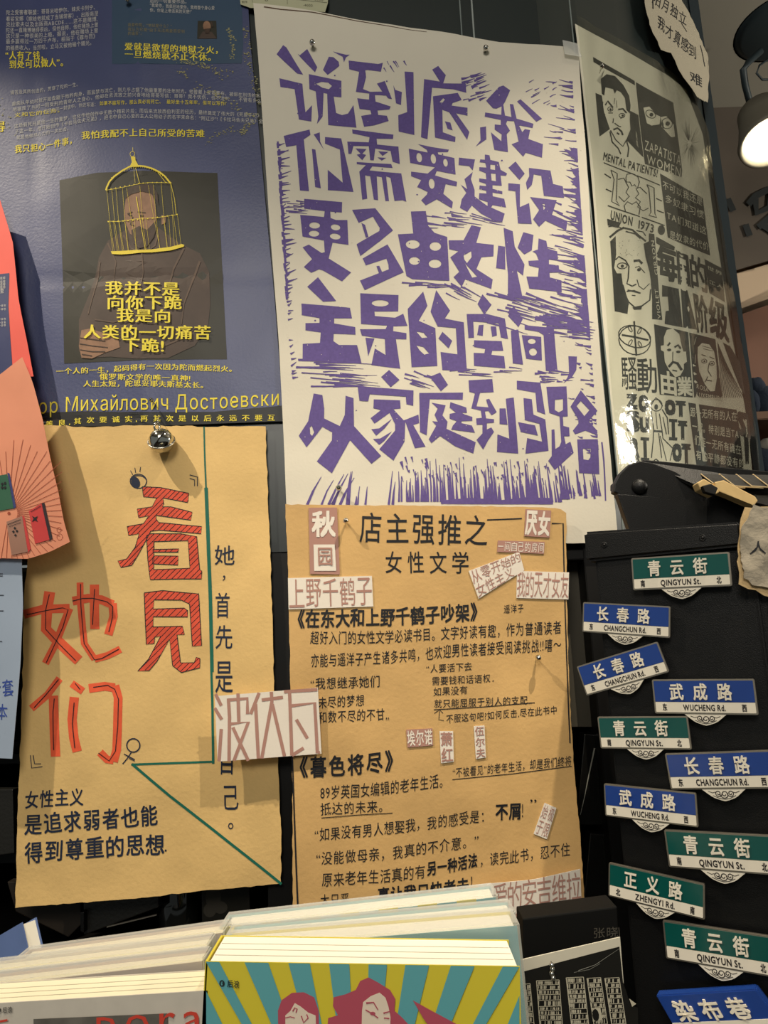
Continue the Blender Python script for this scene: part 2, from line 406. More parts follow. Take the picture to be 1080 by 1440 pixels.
prism('trim_%d' % (_tn[0] + 1), [(770, 760), (862, 760), (870, 1022), (770, 1022)], 0.935, 0.95, mat('shelf_back_grey_brown', (0, 0, 0)), None, kind='structure')  # added panel, set forward of the unlit shelf back to catch light

# ------------------------------------------------------------------ purple linocut poster
_wp = waves(0.0035, 170, 3.1)
def _dp(px, py):
    e = max(0, px - 740) / 90; f = max(0, 150 - py) / 90; g = max(0, 80 - py + (px - 357) * 0.14) / 70
    return _wp(px, py) + 0.006 * min(1.5, e * f) + 0.006 * min(1.2, g) * (0.3 + 0.7 * abs(math.sin(px * 0.011)))
SP = flat(W - 0.012, _dp)
t = thing('linocut_poster', 'large white poster with purple block-cut Chinese slogan pinned to the dark wall', 'poster', loc=pix(600, 740, W - 0.012))
sheet('paper', SP, [(357, 8), (430, 18), (500, 30), (560, 38), (640, 52), (700, 64), (760, 68), (798, 72), (812, 84)],
      [(812, 84), (822, 190), (832, 330), (846, 520), (858, 640), (864, 700), (870, 762)], [(404, 742), (640, 750), (800, 764), (870, 762)],
      [(357, 8), (364, 90), (378, 300), (392, 480), (400, 640), (404, 742)], PAPER, t, 44, 60)
TF = {1: (380, 60, 5.4), 2: (580, 60, 4.154), 3: (380, 180, 4.909), 4: (560, 190, 3.857), 5: (380, 275, 4.5), 6: (600, 290, 4.154), 7: (400, 380, 4.5), 8: (620, 400, 4.5), 9: (400, 510, 4.5), 10: (620, 510, 4.5)}
CUT = [  # (sheet, outline, holes...)
 (1, '50,95 100,28 125,45 250,245 205,238'), (1, '210,90 225,100 282,55 357,185 340,225 225,110'), (1, '400,205 445,110 480,112 520,145 525,175 435,242'),
 (1, '70,275 245,315 252,400 268,530 318,475 312,600 218,585 185,355 78,340'),
 (1, '293,240 540,285 540,410 482,405 500,530 545,547 590,535 632,470 655,645 440,625 432,385 405,380 398,560 355,618 365,560 345,370 298,355', '348,312 390,296 440,300 468,325 445,350 395,340'),
 (1, '595,137 820,166 855,157 840,222 740,208 722,210 728,260 705,350 760,372 850,370 810,310 870,290 925,425 895,420 880,400 795,395 800,445 915,480 905,503 815,512 820,545 885,550 900,590 790,625 712,637 690,553 768,540 760,510 678,500 660,418 750,430 752,385 650,370 675,220 600,200'),
 (1, '935,320 950,355 1000,370 993,467 955,455'), (1, '1020,218 1088,222 1095,695 975,670 972,545 1040,520'), (1, '475,72 575,95 605,95 575,115 560,150 550,110'),
 (2, '115,158 150,138 195,190 180,235 312,237 315,290 240,270 115,260 88,560 50,548 68,210 160,225'),
 (2, '120,310 265,290 288,332 235,350 230,365 322,378 322,425 255,410 333,520 320,565 215,405 175,390 178,520 252,548 250,577 132,550', '158,345 180,322 190,330 175,348'), (2, '190,457 222,465 235,510 205,500'),
 (2, '430,340 505,262 530,255 570,282 540,350 530,365 540,430 577,440 568,362 588,365 607,450 705,480 700,505 620,490 640,530 655,512 685,518 675,570 760,600 755,677 660,650 645,672 578,600 618,585 600,500 592,465 553,462 545,480 568,520 550,540 557,645 478,628 458,525 518,580 520,540 480,510 480,480 515,485 515,455 422,432 425,408 518,425 520,375 490,388 470,385'),
 (2, '610,348 630,335 755,450 722,468'), (2, '370,605 398,570 395,495 430,490 432,565'),
 (3, '93,55 272,12 278,48 232,80 268,437 205,432 180,120 110,132'), (3, '288,145 312,150 350,418 310,408'), (3, '300,45 342,30 345,95 372,152'), (3, '378,62 490,72 575,440 398,430 397,290 500,378 480,150 378,108'),
 (3, '565,10 850,42 848,72 735,72 738,112 885,125 895,245 845,230 830,155 725,140 715,222 690,220 680,125 575,125 560,180 540,180 532,95 680,98 685,62 568,38'),
 (3, '588,142 665,145 636,178 662,185 635,222 597,185 624,178'), (3, '745,158 815,162 775,190'), (3, '740,200 800,203 770,222'),
 (3, '597,235 835,245 845,272 705,262 685,290 905,310 940,505 912,495 858,500 830,340 800,330 820,500 795,500 770,335 735,330 745,495 715,490 690,330 655,325 670,485 635,492 615,300 660,255 598,250'),
 (4, '108,45 180,60 275,75 270,88 215,88 218,100 305,120 312,210 210,190 200,215 320,250 317,275 258,262 245,315 297,360 292,395 210,345 150,378 125,350 155,320 160,305 103,278 125,240 70,220 70,195 160,205 200,170 65,148 57,70 160,90 155,75',
  ellp(114, 118, 15, 26, -8), ellp(191, 124, 14, 27, -8), ellp(257, 145, 12, 22, -8), ellp(182, 260, 16, 28, -5)),
 (4, '330,118 417,130 405,188 385,165 328,158'), (4, '360,235 405,197 395,235 415,295 415,330 480,380 578,425 565,470 525,465 450,425 400,380 375,415 335,392 345,345 370,310 340,265 375,290'),
 (4, '470,105 495,110 500,135 545,148 555,190 590,210 585,222 555,220 562,275 512,270 512,290 565,305 565,320 512,310 513,330 575,345 585,392 512,378 505,390 485,388 485,362 438,345 440,312 478,315 478,300 440,290 442,270 478,275 475,262 440,250 440,232 478,238 475,205 440,190 440,172 478,175 472,150 442,145 445,130 470,133', '500,160 525,163 525,190 500,185', '503,207 528,210 530,250 507,245'),
 (4, '597,180 635,148 685,212 657,245'), (4, '597,262 660,268 660,390 710,368 725,480 650,478 635,305 597,300'), (4, '708,182 825,195 840,265 892,278 900,340 790,328 775,222 735,215 725,270 700,297 692,260 710,225'),
 (4, '715,335 860,352 835,430 918,465 912,515 800,462 765,495 732,455 765,405', '783,372 795,372 798,392 790,405'),
 (5, '215,22 455,40 453,105 380,100 382,140 415,152 488,152 495,312 395,298 370,400 512,490 455,548 335,478 310,470 260,492 213,455 265,405 205,330 245,312 325,365 345,360 340,285 205,262 190,125 340,135 345,98 215,85',
  ellp(281, 190, 34, 20), ellp(413, 199, 30, 19, 8), ellp(277, 242, 33, 19), ellp(411, 258, 34, 19, 8)),
 (5, '518,88 665,78 777,220 700,285 570,385 547,308 690,225 693,205 650,132 560,172'), (5, '577,172 600,185 622,262 605,268'), (5, '585,400 742,310 845,487 598,602 568,542 750,470 748,440 735,402 605,445'), (5, '672,450 690,447 712,495 690,500'),
 (5, '890,98 985,95 1000,190 1040,235 1120,262 1134,540 900,530 862,510 808,245 905,240', ellp(902, 309, 44, 28), ellp(1045, 322, 36, 28), ellp(913, 414, 34, 25), ellp(1043, 432, 40, 27)),
 (6, '128,200 215,200 262,110 318,122 290,215 392,225 390,293 320,300 290,370 385,430 377,485 225,430 205,472 157,415 190,385 138,300 185,265 132,252', '215,290 260,265 262,300 235,335 220,315', '222,335 295,415 265,420'),
 (6, '418,230 458,235 460,370 405,362'), (6, '450,125 503,145 515,235 572,340 563,405 527,375 562,540 474,530 475,400'), (6, '565,150 625,165 615,255 572,280 532,240'),
 (6, '655,185 700,200 708,245 763,262 768,308 715,310 715,338 772,345 775,385 718,388 720,415 788,432 790,500 600,480 583,410 650,412 655,360 598,345 595,318 655,315 640,275 620,262 650,250'),
 (7, '145,108 213,48 328,200 245,203'), (7, '108,212 415,242 428,308 315,308 315,340 448,362 450,410 312,405 310,450 345,475 460,475 488,588 88,575 85,560 115,560 115,465 225,460 230,395 133,380 133,335 222,335 222,305 110,285'),
 (7, '480,150 722,158 720,260 570,262 572,290 700,300 752,275 778,352 690,355 688,385 772,398 772,437 705,435 733,622 550,600 572,495 640,535 635,435 490,415 478,375 640,372 650,350 485,342', ellp(606, 210, 54, 20)), (7, '513,428 570,432 530,545'),
 (7, '780,245 878,135 905,225 850,320 955,365 968,605 805,612', '835,388 880,395 905,425 870,428', '835,475 880,485 915,525 885,533 855,505'),
 (7, '925,262 960,125 1048,255 1015,305 1135,330 1155,640 1000,630 988,515 1095,530 1085,365 970,355'), (7, '975,430 1000,388 1062,445 1040,492'),
 (8, '232,125 262,65 320,130 280,185 405,215 425,345 380,335 365,245 205,235 210,335 175,338 163,188 272,188'), (8, '240,258 270,255 265,325 230,318'), (8, '315,265 350,265 355,322 325,330'), (8, '210,352 385,358 395,420 325,420 320,445 400,455 408,532 210,515 208,432 275,435 280,408 210,395'),
 (8, '425,198 460,135 518,220 492,270'), (8, '443,292 490,285 520,508 455,500'), (8, '530,258 715,275 740,552 665,545 650,320 620,300 530,285'), (8, '512,320 635,332 640,480 540,470', ellp(575, 360, 25, 17), ellp(583, 427, 25, 24)),
 (8, '808,452 862,455 858,540 830,585 775,625 800,590 812,560'),
 (9, '185,195 240,205 252,290 250,352 350,400 382,330 387,210 437,225 440,400 612,590 550,640 415,490 300,700 205,625 300,490 302,440 240,405 140,535 90,462 150,370', '160,410 172,398 188,440 175,462 162,450'),
 (9, '612,90 662,45 728,108 672,155'), (9, '463,148 817,175 815,272 772,262 768,215 540,200 530,245 475,242'),
 (9, '565,232 732,238 735,290 690,295 755,365 848,328 853,382 815,395 893,532 825,542 765,375 760,500 690,620 600,548 700,430 700,390 665,318 570,385 545,350 610,300 563,288'), (9, '550,420 600,415 680,355 635,415 580,462'), (9, '560,482 605,480 680,435 632,495 600,520'),
 (9, '920,88 985,62 1035,140 990,180'), (9, '853,190 1130,190 1128,235 920,230 900,460 858,440'), (9, '930,252 1020,270 1000,335 1032,375 1025,420 1210,505 1195,575 1080,530 985,465 930,510 913,485 960,400 935,370 970,375 950,330 970,290'),
 (10, '60,250 160,285 165,320 130,318 150,330 198,345 198,370 130,372 130,385 195,400 215,445 65,425 75,400 100,372 55,355 55,325 95,318 55,285'),
 (10, '175,112 325,105 333,188 248,192 225,278 300,285 285,235 305,230 352,315 320,335 300,308 278,310 285,355 335,360 335,382 290,385 290,425 318,412 335,440 300,490 268,550 225,490 262,450 262,395 225,395 222,355 258,352 252,305 192,290 215,195 180,185'),
 (10, '370,292 408,292 420,395 370,390'), (10, '410,230 460,222 490,575 355,565 357,455 432,482'),
 (10, '480,115 630,125 660,328 608,310 598,190 480,170'), (10, '522,225 575,232 585,330 660,360 682,557 535,575 545,478 640,500 622,388 530,365'), (10, '487,378 595,398 613,462 505,440'),
 (10, '668,152 795,150 803,340 772,342 775,400 812,410 815,465 780,465 790,515 820,500 840,570 722,678 680,620 702,590 700,425 718,422 725,545 750,530 762,500 750,340 685,318', '722,235 772,230 772,300 745,315 720,300'),
 (10, '820,278 885,175 990,305 935,370 990,432 975,455 915,430 850,453 835,430 870,385 870,360', '858,275 885,243 940,300 908,338'), (10, '862,485 992,485 1003,705 875,697', '898,545 948,545 945,600 932,617 902,612'),
]
ink = Ink(SP, 0.0005)
for c in CUT:
    ink.tf = TF[c[0]]; ink.poly(c[1], c[2:])
ink.build('block_printed_characters', PURPLE, t)
ink = Ink(SP, 0.0005); rr = random.Random(5)
def edge_x(y, a, b): return a + (b - a) * (y - 100) / 580
for k in range(150):                                    # gouge marks down the right edge
    y = rr.uniform(118, 640); xr = edge_x(y, 803, 845) - rr.choice((0, 0, 0, rr.uniform(4, 30))); L = rr.uniform(6, 26) * (1.6 if 300 < y < 480 else 0.9)
    if 165 < y < 225 or 280 < y < 300 or 520 < y < 560: L *= 1.3
    if y > 500: L *= 0.5
    sl = rr.uniform(0.05, 0.45); wd = rr.uniform(1.2, 4.0)
    ink.stroke([(xr, y), (xr - L * 0.5, y - L * 0.5 * sl + rr.uniform(-1, 1)), (xr - L, y - L * sl)], wd, 0.5)
for k in range(34):
    y = rr.uniform(205, 330) if k < 14 else rr.uniform(360, 480); x = edge_x(y, 803, 845)
    ink.poly([(x - rr.uniform(8, 26), y - rr.uniform(2, 8)), (x - 9, y - rr.uniform(1, 5)), (x, y - 5), (x + 0.8, y + rr.uniform(6, 13)), (x - rr.uniform(5, 10), y + 2)])
for k in range(60):                                     # left edge
    y = 200 + 5.6 * k + rr.uniform(-2, 2); x = 391 + 22 * (y - 200) / 380 + rr.uniform(-1, 1); L = rr.uniform(5, 17) if y < 410 else rr.uniform(4, 9)
    if y > 440 and rr.random() < 0.5: continue
    ink.stroke([(x, y + rr.uniform(0, 3)), (x + L, y - rr.uniform(-2, 5))], rr.uniform(2, 4), 0.6)
    if y < 420: ink.stroke([(x, y - 3), (x + 0.8, y + 4)], rr.uniform(2.5, 5))
def hatch(x0, y0, x1, y1, n, L0, L1, sl, w0, w1):
    for k in range(n):
        x = rr.uniform(x0, x1); y = rr.uniform(y0, y1); L = rr.uniform(L0, L1); s_ = sl + rr.uniform(-0.08, 0.08)
        ink.stroke([(x - L / 2, y - L / 2 * s_), (x, y + rr.uniform(-0.8, 0.8)), (x + L / 2, y + L / 2 * s_)], rr.uniform(w0, w1), 0.5)
hatch(452, 510, 500, 546, 26, 20, 80, 0.04, 1.2, 3.2); hatch(575, 397, 625, 404, 9, 16, 34, 0.0, 1.2, 3.5); hatch(632, 402, 668, 420, 9, 14, 34, 0.5, 1.2, 3.5)
hatch(600, 298, 650, 328, 18, 12, 34, 0.1, 1.2, 3); hatch(655, 300, 700, 315, 6, 18, 40, 0.25, 1.2, 2.6); hatch(705, 413, 800, 462, 36, 20, 60, 0.28, 1.2, 3.5); hatch(765, 443, 822, 476, 30, 14, 44, 0.12, 2, 5)
hatch(655, 105, 685, 140, 22, 8, 20, -0.3, 1.5, 4.5); hatch(735, 115, 780, 150, 12, 5, 12, -0.5, 1, 2); hatch(640, 516, 735, 530, 9, 16, 50, 0.06, 1.2, 3); hatch(755, 520, 832, 538, 16, 8, 24, 0.05, 1.2, 3.5); hatch(575, 528, 618, 546, 10, 12, 36, 0.35, 1.5, 3)
hatch(412, 280, 430, 300, 12, 8, 26, 0.05, 1.2, 3); hatch(540, 88, 570, 100, 6, 3, 7, 1.5, 1, 3); hatch(770, 330, 815, 420, 22, 8, 26, 0.25, 1, 2.6)
for k in range(210):                                    # grass-like spikes along the bottom
    x = rr.uniform(420, 846); H = rr.uniform(8, 46) + (22 if 590 < x < 800 else 0) * rr.random(); yb = 706 if x < 790 else 702
    if x > 800: H *= 0.8; yb -= rr.uniform(0, 10)
    if x < 480: sl = 0.55
    elif x < 560: sl = 0.12
    else: sl = -0.08 - 0.05 * (x - 700) / 100
    if x < 560 and k % 3: continue
    ink.stroke([(x, yb + (4 if x < 560 else 0)), (x + sl * H * 0.5 + rr.uniform(-0.7, 0.7), yb - H * 0.5), (x + sl * H, yb - H)], rr.uniform(2.2, 4.4), 0.8)
ink.poly('620,704 660,700 705,703 740,699 778,700 778,709 620,709')
for k in range(70):
    x = rr.uniform(560, 790); y = rr.uniform(642, 672); L = rr.uniform(3, 12); ink.stroke([(x, y), (x + L * 0.3, y + L)], rr.uniform(1.5, 4), 0.8)
ink.stroke('846,622 849,650 851,680 852,704', 2.2, 2.0)
for k in range(90):
    x = rr.uniform(395, 835); y = rr.uniform(100, 650)
    if rr.random() < 0.35: ink.ell(x, y, rr.uniform(0.6, 1.4), rr.uniform(0.6, 1.2), n=6)
ink.build('gouge_marks', PURPLE, t)
ink = Ink(SP, 0.0009); rr = random.Random(9)
for k in range(240):
    x = rr.uniform(400, 830); y = rr.uniform(90, 650); ink.ell(x, y, rr.uniform(0.3, 0.7), rr.uniform(0.3, 0.7), n=5)
ink.build('paper_specks', PAPER, t, kind='stuff')
ink = Ink(SP, 0.0005)
ink.stroke('372,14 395,18 440,22 500,32 560,41 600,48', 1.6, 0.6); ink.build('printed_edge_line', mat('brown_edge_line', (92, 70, 52), 0.7), t)

# ------------------------------------------------------------------ left kraft poster
SK = flat(W - 0.008, waves(0.0022, 120, 8.3))
t = thing('kraft_poster', 'kraft paper poster with large red marker characters and green line, bell pinned above', 'poster', loc=pix(200, 1260, W - 0.008))
sheet('paper', SK, [(50, 596), (120, 601), (200, 598), (300, 600), (373, 599)], [(373, 599), (377, 700), (382, 830), (385, 950), (391, 1080), (395, 1170), (395, 1243)],
      [(21, 1276), (90, 1271), (200, 1262), (300, 1251), (396, 1243)], [(50, 596), (40, 760), (33, 860), (30, 1000), (26, 1130), (21, 1276)], KRAFT, t, 44, 70, jit=0.9)
def shade_word(polys, tf, name='character_outline'):
    k1 = Ink(SK, 0.0004, tf=tf); k2 = Ink(SK, 0.0007, tf=tf)
    for p in polys:
        pts = P(p); k1.poly(pts); 
    return k1, k2
def inside(p, poly):
    c = False; n = len(poly)
    for i in range(n):
        (x0, y0), (x1, y1) = poly[i], poly[(i + 1) % n]
        if (y0 > p[1]) != (y1 > p[1]) and p[0] < (x1 - x0) * (p[1] - y0) / (y1 - y0) + x0: c = not c
    return c
A_ = ['200,122 330,128 525,168 518,232 345,200 350,240 340,262 400,262 548,300 538,355 298,322 296,345 315,372 615,400 610,450 320,425 260,432 230,490 170,600 125,670 50,685 28,640 90,625 150,545 180,450 105,462 95,400 210,380 245,325 175,338 165,278 270,262 300,200 208,192',
      '230,465 258,450 470,450 580,470 600,700 615,710 612,765 450,765 255,770 240,640', '275,560 455,556 450,578 275,578', '275,612 290,604 450,606 448,668 270,660',
      '212,862 340,846 510,862 592,868 612,1230 548,1235 528,940 470,912 280,910 275,975 490,968 513,985 515,1030 275,1028 272,1100 478,1095 492,1152 440,1155 465,1350 560,1350 575,1312 600,1320 600,1385 470,1418 410,1370 388,1185 300,1340 245,1405 165,1408 240,1325 325,1165 282,1170 280,1215 225,1222']
HOL = {1: ['282,505 520,498 532,690 280,700']}
k1 = Ink(SK, 0.0004, tf=(160, 660, 4.964)); k2 = Ink(SK, 0.0006, tf=(160, 660, 4.964))
for i, p in enumerate(A_):
    pts = P(p); hs = [P(h) for h in HOL.get(i, [])]; k1.poly(pts, hs)
    k2.stroke(pts + [pts[0]], 5.5)
    for h in hs: k2.stroke(h + [h[0]], 5.5)
    xs = [q[0] for q in pts]; ys = [q[1] for q in pts]; c = min(xs) + min(ys) + 12
    while c < max(xs) + max(ys):                       # slanting hatch lines x + y = c
        run = None; x = min(xs) - 5
        while x < max(xs) + 8:
            q = (x, (c - x) * 1.0); ok = inside(q, pts) and not any(inside(q, h) for h in hs)
            if ok and run is None: run = q
            if not ok and run is not None:
                if math.dist(run, q) > 12: k2.stroke([run, (x - 1, c - x + 1)], 4.2)
                run = None
            x += 4
        c += R.uniform(34, 48)
k1.build('red_filled_characters', REDINK, t); k2.build('hatched_outline', BLACKINK, t)
k1 = Ink(SK, 0.0004, tf=(30, 800, 4.965)); k2 = Ink(SK, 0.0008, tf=(30, 800, 4.965))
for w_, p in ((76, '200,160 180,290 172,420 250,500 400,640'), (62, '18,318 150,282 340,275'), (52, '340,275 300,370 240,520 165,660'), (48, '410,95 415,230 440,520 510,630'), (50, '510,630 600,605 690,560'), (62, '360,225 470,205 560,215 640,250'), (58, '638,240 645,330 608,460'), (64, '512,110 515,420'),
              (52, '265,765 180,880 70,975'), (66, '222,885 240,1310'), (66, '370,895 355,1050 368,1180 392,1275'), (52, '350,800 430,855'), (62, '470,835 580,820 650,830'), (62, '650,815 675,900 672,1150 668,1260 645,1345'), (56, '645,1335 600,1330 550,1280')):
    k1.stroke(P(p), w_)
for p in ('198,178 172,290 170,420 270,530 380,640', '40,320 180,290 290,272 330,285 290,410 172,655', '415,105 420,260 440,520 510,635 560,625 680,560', '360,225 430,207 500,205 600,230 640,262 638,340 612,440', '515,140 500,390',
          '258,772 170,880 90,968', '230,905 222,1000 228,1265', '370,932 358,1080 376,1250', '375,798 410,842', '500,827 600,812 650,840 678,910 675,1100 660,1270 615,1340 540,1285'): k2.stroke(P(p), 6)
k1.build('red_brush_characters', mat('red_marker_ink_bright', (226, 92, 58), 0.7, var=0.16, vscale=60), t); k2.build('character_centre_line', BLACKINK, t)
k = Ink(SK, 0.0005)
k.stroke('287,600 288,640 290,688', 2.2, 2.4); k.stroke('290,686 293,760 296,850 298,945', 5.0); k.stroke('297,940 299,1000 300,1074', 3.2, 3.6); k.stroke('301,1071 240,1073 185,1075', 3); k.stroke('186,1074 240,1120 300,1167 350,1206 396,1243', 3.8)
k.build('green_line', GREENINK, t)
k = Ink(SK, 0.0006)
k.ring(195, 677, 11.5, 10, 1.3, 0); k.ring(195, 678, 11.5, 9, 1.3, 0, a0=-180, a1=0); k.ell(191, 679, 6.2, 8.3, -15)
for p in ('187,668 184,662', '191,665 190,658', '197,664 198,657'): k.stroke(p, 1)
k.stroke('267,668 278,671 278,684', 1.2); k.stroke('267,673 274,675 274,684', 1.2); k.stroke('43,1062 45,1080 60,1078', 1.2); k.stroke('47,1062 49,1074 58,1074', 1.2)
k.ring(188, 1048, 9.2, 9.5, 1.8); k.stroke('185,1058 179,1067 173,1074', 1.6); k.stroke('175,1060 182,1064 190,1068', 1.6); k.stroke('182,1066 190,1070', 1.2)
for ch, x, y, wd, h in (('她', 316, 781, 32, 30), ('，', 320, 806, 20, 22), ('首', 313, 851, 23, 38), ('先', 315, 896, 27, 36), ('是', 315, 951, 28, 50), ('自', 319, 1068, 25, 46), ('己', 324, 1121, 26, 40), ('。', 332, 1153, 26, 30)):
    k.text([(x - wd / 2, y), (x + wd / 2, y)], ch, h, 0.004, jit=0.02)
k.build('vertical_writing', NAVYINK, t)
k = Ink(SK, 0.0006)
k.text('35,1125 118,1120', '女性主义', 26, 0.018, jit=0.05); k.text('34,1160 140,1153 223,1146', '是追求弱者也能', 31, 0.02, jit=0.05); k.text('34,1199 140,1192 232,1187', '得到尊重的思想', 32, 0.02, jit=0.05); k.ell(233, 1196, 1.5, 1.5)
k.build('handwritten_slogan', NAVYINK, t)

# ------------------------------------------------------------------ middle kraft poster
_wm = waves(0.0022, 130, 5.7)
def _dm(px, py): return _wm(px, py) + 0.012 * (max(0, px - 700) / 110) ** 2 * max(0, py - 1000) / 280
SM = flat(W - 0.020, _dm)
t = thing('kraft_poster', 'kraft paper poster of handwritten book recommendations with pasted paper labels under purple poster', 'poster', loc=pix(600, 1280, W - 0.020))
sheet('paper', SM, [(401, 709), (500, 711), (600, 711), (700, 712), (786, 714), (796, 722)], [(796, 722), (797, 820), (800, 950), (806, 1080), (814, 1180), (816, 1225), (818, 1262)],
      [(412, 1300), (550, 1300), (700, 1292), (818, 1262)], [(401, 709), (405, 800), (407, 900), (409, 980), (411, 1100), (412, 1300)], KRAFT2, t, 44, 64, jit=0.7)
SMc = SM
k = Ink(SM, 0.0006)
for p in ('685,731 734,729', '776,736 792,736 793,790 795,870', '795,870 798,960 801,1045'): k.stroke(p, 1.8)
k.stroke('411,1062 414,1150 419,1275', 2.0, 2.4)
k.text('503,742 688,746', '店主强推之', 46, 0.006, jit=0.04, fill=0.9); k.text('538,791 663,791', '女性文学', 33, 0.006, jit=0.03, fill=0.8)
k.build('title_writing', BLACKINK, t)
k = Ink(SM, 0.0006)
J = dict(jit=0.05)
k.text('436,897 540,896 640,890 790,882', '超好入门的女性文学必读书目。文字好读有趣，作为普通读者', 20, 0.004, **J)
k.text('437,929 540,925 640,915 790,906', '亦能与遥洋子产生诸多共鸣，也欢迎男性读者接受阅读挑战!!嘻～', 20, 0.004, **J)
k.text('708,857 737,855', '遥洋子', 13, 0.004, **J)
k.text('436,962 535,958', '“我想继承她们', 18, 0.004, **J); k.text('447,988 513,985', '未尽的梦想', 18, 0.004, **J); k.text('447,1009 548,1004', '和数不尽的不甘„', 18, 0.004, **J)
k.text('599,941 664,937', '“人要活下去', 13, 0.004, **J); k.text('607,958 702,953', '需要钱和话语权．', 13, 0.004, **J); k.text('609,973 658,970', '如果没有', 13, 0.004, **J); k.text('610,990 748,984', '就只能屈服于别人的支配„', 13, 0.004, **J)
k.text('627,1011 784,998', '不服这句吧?如何反击,尽在此书中', 13, 0.004, **J)
k.stroke('610,998 680,994 752,988', 1.1); k.stroke('611,1003 618,998 623,1003', 1.0); k.stroke('618,1000 617,1012 624,1013', 1.0)
k.text('450,1115 540,1109 631,1096', '89岁英国女编辑的老年生活。', 21, 0.002, **J); k.text('636,1087 720,1078 803,1069', '“不被看见”的老年生活，却是我们终将', 15, 0.004, **J); k.stroke('636,1096 720,1088 803,1077', 1.1)
k.text('450,1138 548,1133', '抵达的未来。', 19, 0.002, **J); k.stroke('452,1150 500,1146 552,1143', 1.1)
k.text('442,1174 550,1164 690,1146', '“如果没有男人想娶我，我的感受是：', 20, 0.002, **J); k.text('744,1130 756,1130', '”', 20, 0.004)
k.text('444,1208 560,1198 674,1182', '“没能做母亲，我真的不介意。”', 20, 0.002, **J)
k.text('452,1237 530,1232 599,1225', '原来老年生活真的有', 21, 0.002, **J); k.text('674,1211 735,1203 800,1191', '，读完此书，忍不住', 20, 0.002, **J); k.text('450,1266 492,1263', '太只恶', 19, 0.002, **J)
k.build('handwritten_paragraphs', BLACKINK, t)
k = Ink(SM, 0.0007)
k.text('408,871 540,868 682,860', '《在东大和上野千鹤子吵架》', 27, 0.032, fill=0.98, jit=0.04); k.text('408,1080 480,1077 566,1068', '《暮色将尽》', 31, 0.03, fill=0.9, jit=0.03)
k.text('696,1142 734,1140', '不屑', 25, 0.035); k.text('732,1140 742,1139', '！', 24, 0.01); k.text('600,1222 640,1216 672,1209', '另一种活法', 21, 0.035); k.text('530,1258 600,1252 660,1244', '真让我只快老去', 22, 0.035); k.text('660,1242 672,1241', '！', 24, 0.01)
k.build('bold_headings', BLACKINK, t)
def tag_(q, txt, rows=1, bg=LABELP, fg=MAUVE, bold=0.012, label='white pasted label', vertical=False, mar=0.07, S=SM, lift=0.0012, parent=t, edge=True, nx=6):
    o = quad('pasted_label', S, q, bg, parent, nx, 4, lift=lift, thick=0.0006, label=label)
    n = Ink(S, lift + 0.0006); n.cells(q, txt, rows, bold, mar, vertical); n.build('label_lettering', fg, o)
    return o
tag_([(434, 714), (474, 714), (478, 808), (436, 807)], '', bg=MAUVE, label='mauve pasted label with two characters')
lab = t.children[-1]
n = Ink(SM, 0.0019); n.cells([(438, 718), (472, 718), (473, 756), (438, 756)], '秋', 1, 0.04, 0.04); n.poly('441,766 471,766 473,803 442,803'); n.build('white_lettering', LABELP, lab)
n = Ink(SM, 0.0025); n.cells([(446, 769), (468, 769), (469, 797), (447, 797)], '园', 1, 0.015, 0.06); n.build('mauve_lettering', MAUVE, lab)
tag_([(739, 716), (775, 718), (773, 756), (737, 754)], '厌女', bg=MAUVE, fg=LABELP, bold=0.045, label='mauve pasted label with two bold white characters')
tag_([(700, 760), (766, 762), (765, 779), (699, 776)], '一间自己的房间', bg=MAUVE, fg=LABELP, bold=0.0, label='narrow mauve pasted label', mar=0.1)
tag_([(659, 803), (730, 776), (737, 802), (673, 842)], '从零开始的女性主义', rows=2, bold=0.0, label='tilted white pasted label', mar=0.04)
tag_([(727, 803), (800, 805), (799, 843), (726, 841)], '我的天才女友', bold=0.0, label='white pasted label overhanging the right edge', mar=0.04)
tag_([(405, 813), (523, 810), (525, 853), (406, 857)], '上野千鹤子', bold=0.0, label='white pasted label at the left edge', mar=0.05)
tag_([(571, 1026), (608, 1024), (609, 1048), (573, 1051)], '埃尔诺', bg=MAUVE, fg=LABELP, bold=0.02, label='small mauve pasted label')
tag_([(618, 1028), (637, 1028), (638, 1071), (620, 1073)], '萧红', rows=1, vertical=True, bold=0.03, label='small upright pasted label', mar=0.08)
tag_([(666, 1021), (681, 1020), (683, 1065), (669, 1067)], '伍尔夫', rows=1, vertical=True, bold=0.02, label='narrow upright pasted label', mar=0.08)
tag_([(765, 1128), (781, 1135), (768, 1179), (750, 1172)], '始于极限', rows=2, vertical=True, bold=0.0, label='small tilted pasted label', mar=0.08)
SMb = flat(W - 0.034)
q = [(672, 1244), (816, 1222), (818, 1272), (672, 1294)]
o = sheet('pasted_label', SMb, [(672, 1244), (750, 1237), (816, 1222)], [(816, 1222), (818, 1272)], [(672, 1294), (745, 1288), (818, 1272)], [(672, 1244), (672, 1294)], LABELP, t, 12, 4, thick=0.0006, label='wide pasted label across the bottom corner')
n = Ink(SMb, 0.0004); n.cells([(672, 1246), (816, 1224), (818, 1266), (672, 1287)], '亲爱的安吉维拉', 1, 0.0, 0.03); n.poly('672,1289 745,1283 818,1267 818,1272 745,1288 672,1294'); n.build('label_lettering', MAUVE, o)
SB = flat(W - 0.026, waves(0.001, 90, 2.2))
o = quad('paper_label', SB, [(302, 979), (447, 967), (452, 1060), (306, 1071)], LABELP, None, 10, 6)
o['label'] = 'white paper label with three large thin mauve characters bridging both kraft posters'; o['category'] = 'label'
n = Ink(SB, 0.0004, tf=(290, 740, 3.2))
